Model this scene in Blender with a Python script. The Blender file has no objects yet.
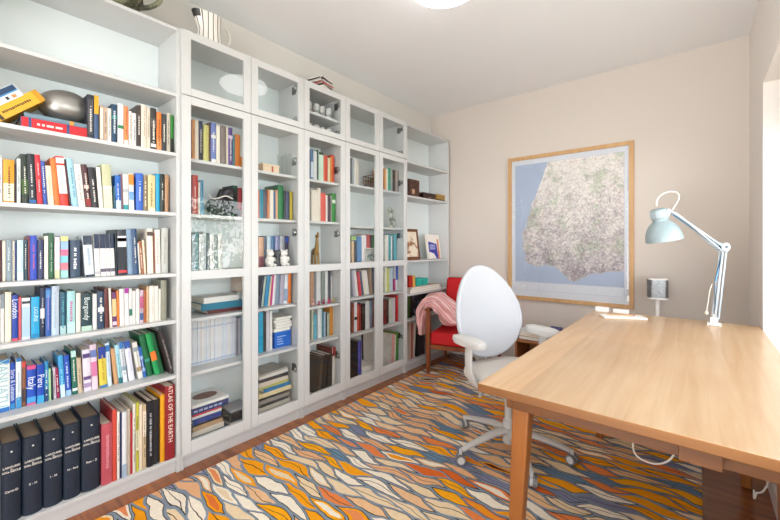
import bpy, bmesh, math, random
from mathutils import Vector, Matrix, noise
random.seed(7)
PI = math.pi
S = bpy.context.scene
C = S.collection

# ------------------------------------------------------------------ camera survey
F, YAW, HY, CX, CY, CZ = 373.7113, 0.6897, 244.8, 2.1192, -0.8294, 1.2133
SY, CYW = math.sin(YAW), math.cos(YAW)
def ray(x, y):
    r = (x - 390) / F; v = -(y - HY) / F
    return (-SY + r * CYW, CYW + r * SY, v)
def at(x, y, ax, val):
    d = ray(x, y); o = (CX, CY, CZ); i = 'XYZ'.index(ax)
    t = (val - o[i]) / d[i]
    return Vector((o[0] + t * d[0], o[1] + t * d[1], o[2] + t * d[2]))

# ------------------------------------------------------------------ materials
def lin(c):
    if isinstance(c, str):
        c = c.lstrip('#')
        if len(c) == 3: c = ''.join(k * 2 for k in c)
        c = [int(c[i:i + 2], 16) / 255 for i in (0, 2, 4)]
    return tuple(((v / 12.92) if v <= 0.04045 else ((v + 0.055) / 1.055) ** 2.4) for v in c) + (1.0,)
MC = {}
def mat(c, rough=0.5, metal=0.0, var=0.06, scale=30.0, coat=0.0, bump=0.0):
    key = (c, rough, metal, var, scale, coat, bump)
    if key in MC: return MC[key]
    m = bpy.data.materials.new('finish'); m.use_nodes = True
    nt = m.node_tree; b = nt.nodes['Principled BSDF']
    col = lin(c)
    b.inputs['Roughness'].default_value = rough
    b.inputs['Metallic'].default_value = metal
    b.inputs['Coat Weight'].default_value = coat
    b.inputs['Coat Roughness'].default_value = 0.15
    tc = nt.nodes.new('ShaderNodeTexCoord')
    n = nt.nodes.new('ShaderNodeTexNoise'); n.inputs['Scale'].default_value = scale; n.inputs['Detail'].default_value = 3
    nt.links.new(tc.outputs['Object'], n.inputs['Vector'])
    mx = nt.nodes.new('ShaderNodeMix'); mx.data_type = 'RGBA'
    mx.inputs['A'].default_value = tuple(v * (1 - var) for v in col[:3]) + (1,)
    mx.inputs['B'].default_value = tuple(min(1, v * (1 + var)) for v in col[:3]) + (1,)
    nt.links.new(n.outputs['Fac'], mx.inputs['Factor'])
    nt.links.new(mx.outputs['Result'], b.inputs['Base Color'])
    if bump:
        bp = nt.nodes.new('ShaderNodeBump'); bp.inputs['Strength'].default_value = bump; bp.inputs['Distance'].default_value = 0.002
        nt.links.new(n.outputs['Fac'], bp.inputs['Height']); nt.links.new(bp.outputs['Normal'], b.inputs['Normal'])
    MC[key] = m
    return m

def new_mat(name):
    m = bpy.data.materials.new(name); m.use_nodes = True
    return m, m.node_tree, m.node_tree.nodes['Principled BSDF']

def ramp(nt, stops, interp='LINEAR'):
    r = nt.nodes.new('ShaderNodeValToRGB'); cr = r.color_ramp; cr.interpolation = interp
    while len(cr.elements) > 1: cr.elements.remove(cr.elements[0])
    cr.elements[0].position = stops[0][0]; cr.elements[0].color = lin(stops[0][1])
    for p, c in stops[1:]:
        e = cr.elements.new(p); e.color = lin(c)
    return r
def mathn(nt, op, a, b=None, clamp=False):
    n = nt.nodes.new('ShaderNodeMath'); n.operation = op; n.use_clamp = clamp
    for i, v in enumerate((a, b)):
        if v is None: continue
        if isinstance(v, (int, float)): n.inputs[i].default_value = v
        else: nt.links.new(v, n.inputs[i])
    return n.outputs[0]
def mixc(nt, fac, a, b):
    n = nt.nodes.new('ShaderNodeMix'); n.data_type = 'RGBA'
    for k, v in (('Factor', fac), ('A', a), ('B', b)):
        if isinstance(v, (int, float)): n.inputs[k].default_value = v
        elif isinstance(v, (tuple, str)): n.inputs[k].default_value = lin(v) if isinstance(v, str) else v
        else: nt.links.new(v, n.inputs[k])
    return n.outputs['Result']
def mapping(nt, scale=(1, 1, 1), rot=(0, 0, 0), coord='Object'):
    tc = nt.nodes.new('ShaderNodeTexCoord'); mp = nt.nodes.new('ShaderNodeMapping')
    mp.inputs['Scale'].default_value = scale; mp.inputs['Rotation'].default_value = rot
    nt.links.new(tc.outputs[coord], mp.inputs['Vector'])
    return mp.outputs['Vector']
def noisen(nt, vec, scale, detail=3, rough=0.5, dist=0.0):
    n = nt.nodes.new('ShaderNodeTexNoise'); n.inputs['Scale'].default_value = scale
    n.inputs['Detail'].default_value = detail; n.inputs['Roughness'].default_value = rough; n.inputs['Distortion'].default_value = dist
    nt.links.new(vec, n.inputs['Vector'])
    return n

def wood(name, dark, light, axis='Y', rough=0.35, coat=0.0, plank=0.0, scale=1.0, spec=0.5):
    m, nt, b = new_mat(name)
    sc = {'Y': (22, 1.3, 22), 'X': (1.3, 22, 22), 'Z': (22, 22, 1.3)}[axis]
    v = mapping(nt, tuple(s * scale for s in sc))
    n1 = noisen(nt, v, 1.0, 5, 0.6, 0.6)
    n2 = noisen(nt, mapping(nt, (1.2, 1.2, 1.2)), 2.0, 2)
    f = mathn(nt, 'ADD', mathn(nt, 'MULTIPLY', n1.outputs['Fac'], 0.8), mathn(nt, 'MULTIPLY', n2.outputs['Fac'], 0.3))
    f = mathn(nt, 'SUBTRACT', f, 0.05)
    r = ramp(nt, [(0.30, dark), (0.68, light)])
    nt.links.new(f, r.inputs['Fac'])
    col = r.outputs['Color']
    if plank:
        br = nt.nodes.new('ShaderNodeTexBrick')
        rot = (0, 0, 0) if axis == 'X' else (0, 0, PI / 2)
        nt.links.new(mapping(nt, (1, 1, 1), rot), br.inputs['Vector'])
        br.inputs['Scale'].default_value = 1.0
        br.inputs['Brick Width'].default_value = 1.4 if plank < .2 else 30.0; br.inputs['Row Height'].default_value = plank
        br.inputs['Mortar Size'].default_value = 0.0012; br.inputs['Mortar Smooth'].default_value = 0.2
        br.inputs['Color1'].default_value = (0.80, 0.80, 0.80, 1); br.inputs['Color2'].default_value = (1.1, 1.06, 1.02, 1)
        br.inputs['Mortar'].default_value = (0.8, 0.76, 0.72, 1) if plank > .2 else (0.3, 0.25, 0.2, 1)
        mx = nt.nodes.new('ShaderNodeMix'); mx.data_type = 'RGBA'; mx.blend_type = 'MULTIPLY'; mx.inputs['Factor'].default_value = 0.6
        nt.links.new(col, mx.inputs['A']); nt.links.new(br.outputs['Color'], mx.inputs['B'])
        col = mx.outputs['Result']
    nt.links.new(col, b.inputs['Base Color'])
    b.inputs['Roughness'].default_value = rough
    b.inputs['Coat Weight'].default_value = coat; b.inputs['Coat Roughness'].default_value = 0.12
    b.inputs['Specular IOR Level'].default_value = spec
    return m

def glass_mat(ior=1.62, tint=(0.99, 0.996, 0.994, 1)):
    m, nt, b = new_mat('clear_glass')
    nt.nodes.remove(b)
    out = nt.nodes['Material Output']
    tr = nt.nodes.new('ShaderNodeBsdfTransparent'); tr.inputs['Color'].default_value = tint
    gl = nt.nodes.new('ShaderNodeBsdfGlossy'); gl.inputs['Roughness'].default_value = 0.0
    fr = nt.nodes.new('ShaderNodeFresnel'); fr.inputs['IOR'].default_value = ior
    geo = nt.nodes.new('ShaderNodeNewGeometry')
    front = mathn(nt, 'SUBTRACT', 1.0, geo.outputs['Backfacing'])
    fac = mathn(nt, 'MULTIPLY', fr.outputs['Fac'], front)
    mx = nt.nodes.new('ShaderNodeMixShader')
    nt.links.new(fac, mx.inputs['Fac']); nt.links.new(tr.outputs[0], mx.inputs[1]); nt.links.new(gl.outputs[0], mx.inputs[2])
    nt.links.new(mx.outputs[0], out.inputs['Surface'])
    return m

def emit_mat(col, st):
    m, nt, b = new_mat('lamp_light')
    b.inputs['Base Color'].default_value = (0.9, 0.9, 0.9, 1)
    b.inputs['Emission Color'].default_value = col; b.inputs['Emission Strength'].default_value = st
    return m

# ------------------------------------------------------------------ mesh builder
class MB:
    def __init__(s): s.v = []; s.f = []; s.m = []
    def add(s, vs, fs, mi=0, M=None):
        o = len(s.v)
        s.v += [tuple(M @ Vector(v)) if M else tuple(v) for v in vs]
        s.f += [[i + o for i in f] for f in fs]; s.m += [mi] * len(fs)
        return s
    def box(s, x0, x1, y0, y1, z0, z1, mi=0, M=None):
        vs = [(x, y, z) for x in (x0, x1) for y in (y0, y1) for z in (z0, z1)]
        return s.add(vs, [(0, 1, 3, 2), (4, 6, 7, 5), (0, 4, 5, 1), (2, 3, 7, 6), (0, 2, 6, 4), (1, 5, 7, 3)], mi, M)
    def lathe(s, prof, n=24, c=(0, 0, 0), mi=0, M=None, lo=True, hi=True):
        vs = []; fs = []
        for r, z in prof:
            for k in range(n):
                a = 2 * PI * k / n; vs.append((c[0] + r * math.cos(a), c[1] + r * math.sin(a), c[2] + z))
        for j in range(len(prof) - 1):
            for k in range(n):
                a = j * n + k; b = j * n + (k + 1) % n
                fs.append((a, b, b + n, a + n))
        if lo: fs.append(tuple(range(n))[::-1])
        if hi: fs.append(tuple(range((len(prof) - 1) * n, len(prof) * n)))
        return s.add(vs, fs, mi, M)
    def sphere(s, c, r, n=14, mi=0, M=None):
        if not hasattr(r, '__len__'): r = (r, r, r)
        vs = [(c[0], c[1], c[2] - r[2])]; fs = []; h = max(6, n // 2 + 2)
        for j in range(1, h):
            t = PI * j / h
            for k in range(n):
                a = 2 * PI * k / n
                vs.append((c[0] + r[0] * math.sin(t) * math.cos(a), c[1] + r[1] * math.sin(t) * math.sin(a), c[2] - r[2] * math.cos(t)))
        vs.append((c[0], c[1], c[2] + r[2])); T = len(vs) - 1
        for k in range(n):
            fs.append((0, 1 + (k + 1) % n, 1 + k)); fs.append((T, T - n + k, T - n + (k + 1) % n))
        for j in range(h - 2):
            for k in range(n):
                a = 1 + j * n + k; b = 1 + j * n + (k + 1) % n
                fs.append((a, b, b + n, a + n))
        return s.add(vs, fs, mi, M)
    def tube(s, pts, r, n=10, mi=0, M=None, sq=None):
        pts = [Vector(p) for p in pts]; k = len(pts)
        rs = r if hasattr(r, '__len__') else [r] * k
        vs = []; fs = []; up = None
        for i, p in enumerate(pts):
            t = (pts[min(i + 1, k - 1)] - pts[max(i - 1, 0)]).normalized()
            if up is None:
                up = Vector((0, 0, 1)) if abs(t.z) < 0.9 else Vector((1, 0, 0))
            a = (up - t * up.dot(t)).normalized(); b = t.cross(a); up = a
            for j in range(n):
                th = 2 * PI * j / n + (PI / 4 if n == 4 else 0)
                ca, cb = (1, 1) if sq is None else sq
                vs.append(p + a * rs[i] * math.cos(th) * ca + b * rs[i] * math.sin(th) * cb)
        for i in range(k - 1):
            for j in range(n):
                q = i * n + j; w = i * n + (j + 1) % n
                fs.append((q, w, w + n, q + n))
        fs.append(tuple(range(n))[::-1]); fs.append(tuple(range((k - 1) * n, k * n)))
        return s.add(vs, fs, mi, M)
    def prism(s, poly, y0, y1, mi=0, M=None):          # polygon in (x, z), extruded in y
        n = len(poly)
        vs = [(x, y0, z) for x, z in poly] + [(x, y1, z) for x, z in poly]
        fs = [tuple(range(n)), tuple(range(n, 2 * n))[::-1]] + [(i, i + n, (i + 1) % n + n, (i + 1) % n) for i in range(n)]
        return s.add(vs, fs, mi, M)
    def mesh(s, name, mats, smooth=35):
        me = bpy.data.meshes.new(name); me.from_pydata(s.v, [], s.f)
        for m in (mats if isinstance(mats, (list, tuple)) else [mats]): me.materials.append(m)
        for p, mi in zip(me.polygons, s.m): p.material_index = mi
        bm = bmesh.new(); bm.from_mesh(me); bmesh.ops.recalc_face_normals(bm, faces=bm.faces); bm.to_mesh(me); bm.free()
        if smooth:
            me.polygons.foreach_set('use_smooth', [True] * len(me.polygons))
            me.set_sharp_from_angle(angle=math.radians(smooth))
        me.update()
        return me
    def build(s, name, mats, parent=None, bevel=0, sub=0, solid=0, loc=None, smooth=35):
        o = bpy.data.objects.new(name, s.mesh(name, mats, smooth)); C.objects.link(o)
        if parent: o.parent = parent
        if loc is not None: o.location = loc
        if solid:
            q = o.modifiers.new('thick', 'SOLIDIFY'); q.thickness = solid; q.offset = 0
        if bevel:
            q = o.modifiers.new('edge', 'BEVEL'); q.width = bevel; q.segments = 2; q.limit_method = 'ANGLE'; q.harden_normals = False
        if sub:
            q = o.modifiers.new('soft', 'SUBSURF'); q.levels = sub; q.render_levels = sub
        return o

LABELS = {}
def tag(o, label, cat, group=None, kind=None):
    o['label'] = label; o['category'] = cat
    if group: o['group'] = group
    if kind: o['kind'] = kind
    return o
def thing(name, label, cat, loc=(0, 0, 0), rz=0.0, group=None):
    o = bpy.data.objects.new(name, None); C.objects.link(o)
    o.location = loc; o.rotation_euler = (0, 0, rz); o.empty_display_size = 0.05
    return tag(o, label, cat, group)
def copy_thing(o, loc, label=None, rot=None):
    r = o.copy(); C.objects.link(r); r.location = loc
    if rot is not None: r.rotation_euler = rot
    if label: r['label'] = label
    for ch in list(o.children):
        c = ch.copy(); C.objects.link(c); c.parent = r
        for g in ch.children:
            d = g.copy(); C.objects.link(d); d.parent = c
    return r
def struct(o):
    o['kind'] = 'structure'; return o

def text_mesh(txt, size, bold=0.0):
    cu = bpy.data.curves.new('lettering', 'FONT'); cu.body = txt; cu.size = size; cu.align_x = 'CENTER'; cu.align_y = 'CENTER'
    cu.resolution_u = 2; cu.extrude = 0.0003; cu.offset = bold
    o = bpy.data.objects.new('lettering', cu); C.objects.link(o)
    dg = bpy.context.evaluated_depsgraph_get()
    me = bpy.data.meshes.new_from_object(o.evaluated_get(dg))
    bpy.data.objects.remove(o); bpy.data.curves.remove(cu)
    return me

# ------------------------------------------------------------------ shared materials
M_white = mat('#cecfce', 0.42, var=0.015, scale=6)
M_inner_lift = mat('#e9f1f2', 0.5, var=0.015, scale=6)  # back panel white, raised above the fronts to lighten the shaded interiors
M_page = mat('#e9dfcc', 0.8, var=0.12, scale=120)
M_pagew = mat('#efece4', 0.8, var=0.08, scale=120)
M_chrome = mat('#8a8d8c', 0.25, 0.9)
M_glass = glass_mat()

# ------------------------------------------------------------------ books
def darker(c, k):
    c = c.lstrip('#'); c = ''.join(q * 2 for q in c) if len(c) == 3 else c
    return '#' + ''.join('%02x' % max(0, min(255, int(int(c[i:i + 2], 16) * k))) for i in (0, 2, 4))
def lum(c):
    l = lin(c); return 0.21 * l[0] + 0.72 * l[1] + 0.07 * l[2]
NB = 0
def book_parts(root, w, h, d, col, bands=(), marks=None, page=None, text=None, side=None, detail=True):
    """spine faces +x at x=0, thickness along +y, height along +z"""
    bt = min(0.0028, w * 0.18)
    b = MB()
    bul = min(0.004, w * 0.15)
    # gently rounded spine strip + two boards
    n = 4
    prof = [(-0.003 + bul * math.sin(PI * i / n) , w * i / n) for i in range(n + 1)]
    poly = [(x, y) for x, y in prof] + [(-0.007, w), (-0.007, 0)]
    k = len(poly)
    b.add([(x, y, 0) for x, y in poly] + [(x, y, h) for x, y in poly],
          [tuple(range(k))[::-1], tuple(range(k, 2 * k))] + [(i, (i + 1) % k, (i + 1) % k + k, i + k) for i in range(k)])
    b.box(-d, -0.006, 0, bt, 0, h, 1); b.box(-d, -0.006, w - bt, w, 0, h, 1)
    mc = mat(col, 0.45, coat=0.15, var=0.08, scale=25)
    ms = mat(side, 0.45, coat=0.1, var=0.25, scale=14) if side else mc
    b.build('cover', [mc, ms], root)
    MB().box(-d + 0.004, -0.0075, bt * 1.02, w - bt * 1.02, 0.003, h - 0.004).build('page_block', page or M_page, root)
    top = -0.003 + bul
    for z0, z1, c in bands:
        q = MB().box(top - 0.0040, top + 0.0009, w * 0.04, w * 0.96, h * z0, h * z1)
        q.build('spine_band', mat(c, 0.5, var=0.08), root)
    if marks is not None and detail:
        mk = MB(); rnd = random.Random(int(w * 1e6) + int(h * 1e5))
        z = h * rnd.uniform(0.12, 0.30); yc = w * rnd.uniform(0.44, 0.56); hw = min(w * rnd.uniform(0.10, 0.19), .007)
        ze = h * rnd.uniform(0.70, 0.90)
        while z < ze:
            l = rnd.uniform(0.003, 0.0065)
            if rnd.random() < 0.10: z += rnd.uniform(0.005, 0.010); continue
            mk.box(top - 0.002, top + 0.0013, yc - hw * rnd.uniform(.6, 1), yc + hw * rnd.uniform(.5, 1), z, min(z + l, ze)); z += l + 0.003
        if len(mk.v) > 40: mk.build('spine_title', mat(marks, 0.5), root)
    if text:
        for (t, sz, zf, vert, c) in text:
            me = text_mesh(t, sz); me.materials.append(mat(c, 0.5))
            o = bpy.data.objects.new('spine_title', me); C.objects.link(o); o.parent = root
            o.location = (top + 0.0012, w / 2, h * zf)
            # text plane faces +x ; upright reading or top-to-bottom
            if vert: o.rotation_euler = Matrix(((0, 0, 1), (0, 1, 0), (-1, 0, 0))).to_euler() ; o.matrix_basis = Matrix.Translation(o.location) @ Matrix(((0, 0, 1, 0), (0, 1, 0, 0), (-1, 0, 0, 0), (0, 0, 0, 1)))
            else: o.matrix_basis = Matrix.Translation(o.location) @ Matrix(((0, 0, 1, 0), (1, 0, 0, 0), (0, 1, 0, 0), (0, 0, 0, 1)))

PANEL = 0.018
SEEN = {}
BAD = []
def uniq(desc, place, nb):
    cands = [f'{desc}, {place}'] + [f'{desc} {n}, {place}' for n in nb]
    for c in cands:
        if c not in SEEN and len(c.split()) <= 16:
            SEEN[c] = 1; return c
    BAD.append(cands[0]); return cands[-1]

def shelf_books(rows, Xs, z, zmax, place, group, dmax=0.22, detail=True):
    """rows: text lines 'x0 x1 ytop lean colour | description | options' read off the survey photo; Xs is the spine plane"""
    items = []
    for l in rows.strip().split('\n'):
        p = [q.strip() for q in l.split('|')]
        a = p[0].split()
        items.append((float(a[0]), float(a[1]), float(a[2]), float(a[3]), a[4], p[1], p[2] if len(p) > 2 else ''))
    descs = [i[5] for i in items]
    geo = []
    for (x0, x1, yt, sh, col, desc, opt) in items:
        y0 = at(x0, 0, 'X', Xs).y + .0004; y1 = at(x1, 0, 'X', Xs).y - .0004
        xm = (x0 + x1) / 2
        top = at(xm + sh, yt, 'X', Xs); hv = min(top.z, zmax - 0.012) - z
        tn = (at(xm + sh, 0, 'X', Xs).y - at(xm, 0, 'X', Xs).y) / hv if sh else 0.0
        geo.append([y0, y1, hv, tn])
    bays = [(-.8, 0), (0, .8), (.8, 1.2), (1.2, 2.0), (2.0, 2.8)]
    bl, br = [q for q in bays if q[0] - .01 < geo[len(geo) // 2][0] < q[1]][0]
    bl += PANEL + .001; br -= PANEL + (.001 if bl < 0 or bl > 1.9 else .0145)
    for g in geo:
        g[0] = max(g[0], bl); g[1] = min(max(g[1], g[0] + .004), br)
    py, pt_, ph = bl, 0.0, 9.0
    for g in geo:                                   # books leaning to the left rest on their left neighbour
        hz = min(g[2], ph)
        if g[3] < 0 or pt_ > 0:
            lim = (py - g[0]) / hz + pt_
            if g[3] <= 0: g[3] = max(g[3], min(0, lim) if lim > g[3] else g[3])
        py, pt_, ph = g[1], g[3], g[2]
    ny, nt_, nh = br, 0.0, 9.0
    for g in reversed(geo):                         # books leaning to the right rest on their right neighbour
        if g[3] > 0: g[3] = max(0.0, min(g[3], nt_ + (ny - g[1]) / min(g[2], nh)))
        ny, nt_, nh = g[0], g[3], g[2]
    for i, (x0, x1, yt, sh, col, desc, opt) in enumerate(items):
        y0, y1, hv, tn = geo[i]
        ang = math.atan(tn); W = y1 - y0
        w = max(0.003, W * math.cos(ang))
        h = max(.05, (hv - w * abs(math.sin(ang))) / math.cos(ang))
        o = dict(kv.split('=', 1) for kv in opt.split(';') if '=' in kv)
        d = min(dmax, .272 + Xs, float(o.get('d', max(0.11, min(0.21, h * 0.70)))))
        nb = []
        if i: nb.append('right of the ' + descs[i - 1])
        if i < len(items) - 1: nb.append('left of the ' + descs[i + 1])
        lab = uniq(desc, place, nb)
        xo = Xs + random.uniform(-0.006, 0.002) + float(o.get('dx', 0))
        root = thing('book', lab, 'book', (xo, y0, z), 0, group)
        if ang < 0: root.rotation_euler = (-ang, 0, 0)
        elif ang > 0:
            root.rotation_euler = (-ang, 0, 0); root.location = (xo, y1 - w * math.cos(ang), z + w * math.sin(ang))
        bands = []
        for bnd in o.get('b', '').split(','):
            if bnd:
                q = bnd.split(':'); bands.append((float(q[0]), float(q[1]), q[2]))
        mk = o.get('m')
        if mk is None and detail and (x1 - x0) > 2.6:
            mk = '#efe9dc' if lum(col) < 0.25 else darker(col, 0.58)
        if mk == '0': mk = None
        tx = None
        if 't' in o:
            tx = []
            for q in o['t'].split('/'):
                t, sz, zf, c = q.split('~'); tx.append((t, float(sz), float(zf), True, c))
            mk = None
        book_parts(root, w, h, d, col, bands, mk, M_pagew if random.random() < .4 else M_page, tx, o.get('s'), detail)

def flat_stack(x1, yl, yr, z, items, place, group, cat='book', name='book'):
    """items bottom-up: (thickness, colour, description, dy_left, dy_right, depth, dx, rz)"""
    for (t, col, desc, a, b, d, dx, rz) in items:
        lab = uniq(desc, place, [])
        L = (yr + b) - (yl + a)
        yc = (yl + a + yr + b) / 2
        r = thing(name, lab, cat, (x1 + dx - d / 2, yc, z), rz, group)
        # child frame: rotate the upright book on its side
        bt = min(0.0022, t * 0.15)
        q = MB()
        q.box(-d / 2, d / 2, -L / 2, L / 2, 0, bt); q.box(-d / 2, d / 2, -L / 2, L / 2, t - bt, t)
        q.box(d / 2 - 0.003, d / 2, -L / 2, L / 2, bt * .9, t - bt * .9)
        q.build('cover', mat(col, 0.5, var=0.10, scale=16), r)
        MB().box(-d / 2 + 0.004, d / 2 - 0.0035, -L / 2 + 0.003, L / 2 - 0.003, bt * 1.05, t - bt * 1.05).build('page_block', M_page, r)
        z += t + 0.0004
    return z
SKY_BACK, SKY_GARDEN, SKY_LOW, EXPOSURE = 5.0, 7.5, 15.0, -0.12

# ================================================================== ROOM
XL, XR, YB, YN, H = -0.292, 2.40, 2.85, -2.4, 2.7036
def painted(c, name):
    m, nt, b = new_mat(name)
    n = noisen(nt, mapping(nt), 90, 2)
    bp = nt.nodes.new('ShaderNodeBump'); bp.inputs['Strength'].default_value = 0.05; bp.inputs['Distance'].default_value = 0.002
    nt.links.new(n.outputs['Fac'], bp.inputs['Height']); nt.links.new(bp.outputs['Normal'], b.inputs['Normal'])
    n2 = noisen(nt, mapping(nt), 1.5, 2)
    c2 = lin(c)
    nt.links.new(mixc(nt, n2.outputs['Fac'], tuple(v * .98 for v in c2[:3]) + (1,), tuple(min(1, v * 1.02) for v in c2[:3]) + (1,)), b.inputs['Base Color'])
    b.inputs['Roughness'].default_value = 0.8
    return m
M_wall = painted('#d3cac1', 'wall_paint')
M_wallr = painted('#ece7e1', 'wall_paint_pale')
M_ceil = painted('#f1f3f5', 'ceiling_paint')
M_floor = wood('floor_boards', '#6e3616', '#a8622c', 'X', 0.25, 0.2, plank=0.14)

struct(MB().box(XL - 0.1, XR + 0.32, YN, YB + 0.1, -0.1, 0).build('floor', M_floor))
struct(MB().box(XL - 0.1, XR + 0.32, YN, YB + 0.1, H, H + 0.1).build('ceiling', M_ceil))
struct(MB().box(XL - 0.1, XL, YN, YB + 0.1, 0, H).build('wall_left', painted('#e0ddd6', 'wall_paint_lamplit')))  # wall paint lightened in its colour for the ceiling lamp's light
struct(MB().box(XL, XR + 0.3, YB, YB + 0.1, 0, H).build('wall_back', M_wall))
EX0, EX1, EZ = 0.95, 2.32, 2.35
wm = MB(); wm.box(XL, EX0, YN - 0.1, YN, 0, H); wm.box(EX1, XR + 0.3, YN - 0.1, YN, 0, H); wm.box(EX0, EX1, YN - 0.1, YN, EZ, H)
struct(wm.build('wall_front', M_wallr))
dm = MB()
dm.box(EX0, EX0 + .05, YN - .07, YN - .02, 0, EZ); dm.box(EX1 - .05, EX1, YN - .07, YN - .02, 0, EZ); dm.box(EX0 + .05, EX1 - .05, YN - .07, YN - .02, EZ - .05, EZ)
dm.box(EX0 + .05, EX1 - .05, YN - .07, YN - .02, 0, .05); dm.box(1.61, 1.66, YN - .07, YN - .02, .05, EZ - .05)
do = struct(dm.build('added_door_1', mat('#f0efec', .4, var=.02)))  # added glazed door, out of view, to light the back wall and ceiling
for xa, xb_ in ((EX0 + .05, 1.61), (1.66, EX1 - .05)): MB().box(xa, xb_, YN - .047, YN - .041, .05, EZ - .05).build('glass_pane', M_glass, do)
# right wall with a deep window recess
WY0, WY1, WZ0, WZ1 = -1.40, 2.125, 0.715, 2.123
w = MB(); T = XR + 0.30
w.box(XR, T, WY1, YB, 0, H); w.box(XR, T, YN, WY0, 0, H); w.box(XR, T, WY0, WY1, 0, WZ0 - 0.02); w.box(XR, T, WY0, WY1, WZ1, H)
struct(w.build('wall_right', M_wallr))
sill = MB().box(XR + 0.001, T - 0.052, WY0 + .001, WY1 - .001, WZ0 - 0.02, WZ0).build('trim_1', mat('#efe6dc', 0.35, var=.02), bevel=0.003)
struct(sill)
# window_1: frame, mullion, glass
wf = MB()
X0, X1 = T - 0.05, T
wf.box(X0, X1, WY0, WY0 + .06, WZ0 - .02, WZ1); wf.box(X0, X1, WY1 - .06, WY1, WZ0 - .02, WZ1)
wf.box(X0, X1, WY0 + .06, WY1 - .06, WZ0 - .02, WZ0 + .06); wf.box(X0, X1, WY0 + .06, WY1 - .06, WZ1 - .06, WZ1)
wf.box(X0, X1, 0.36, 0.42, WZ0 + .06, WZ1 - .06)
wo = struct(wf.build('window_1', mat('#f4f3f0', 0.4, var=.02)))
MB().box(X0 + .02, X0 + .026, WY0 + .06, 0.36, WZ0 + .06, WZ1 - .06).build('glass_pane', M_glass, wo)
MB().box(X0 + .02, X0 + .026, 0.42, WY1 - .06, WZ0 + .06, WZ1 - .06).build('glass_pane', M_glass, wo)
rb = thing('roller_blind', 'grey roller blind half drawn at the top of the window', 'blind', (X0 - .04, (WY0 + WY1) / 2, 1.79))
hb = (WY1 - WY0) / 2 - .01
MB().tube([(0, -hb, .30), (0, hb, .30)], .022, 14).build('roller', mat('#cfcac2', .5), rb)
MB().box(.018, .020, -hb, hb, .012, .30).build('fabric', mat('#8e8a84', .85), rb)
MB().box(.012, .026, -hb, hb, 0, .0118).build('bottom_bar', mat('#e6e3de', .5), rb)
# skirting
M_skirt = mat('#eeece8', 0.45, var=.02)
struct(MB().box(XL, XR, YB - 0.014, YB, 0, 0.09).build('baseboard_back', M_skirt, bevel=.003))
struct(MB().box(XR - 0.014, XR, YN, YB - .014, 0, 0.09).build('baseboard_right', M_skirt, bevel=.003))

# ------------------------------------------------------------------ ceiling lamp
lp = thing('ceiling_lamp', 'round white glowing flush lamp on the ceiling', 'lamp', (1.045, 0.945, H))
MB().lathe([(0.19, 0), (0.205, -0.012), (0.205, -0.03), (0.19, -0.034)], 48).build('lamp_base', mat('#e8e6e2', .4), lp)
MB().lathe([(0.198, -0.0345), (0.203, -0.05), (0.190, -0.072), (0.15, -0.084), (0.06, -0.09), (0.001, -0.0905)], 48).build('lamp_shade', emit_mat((1, 0.98, 0.95, 1), 8.0), lp)

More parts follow.
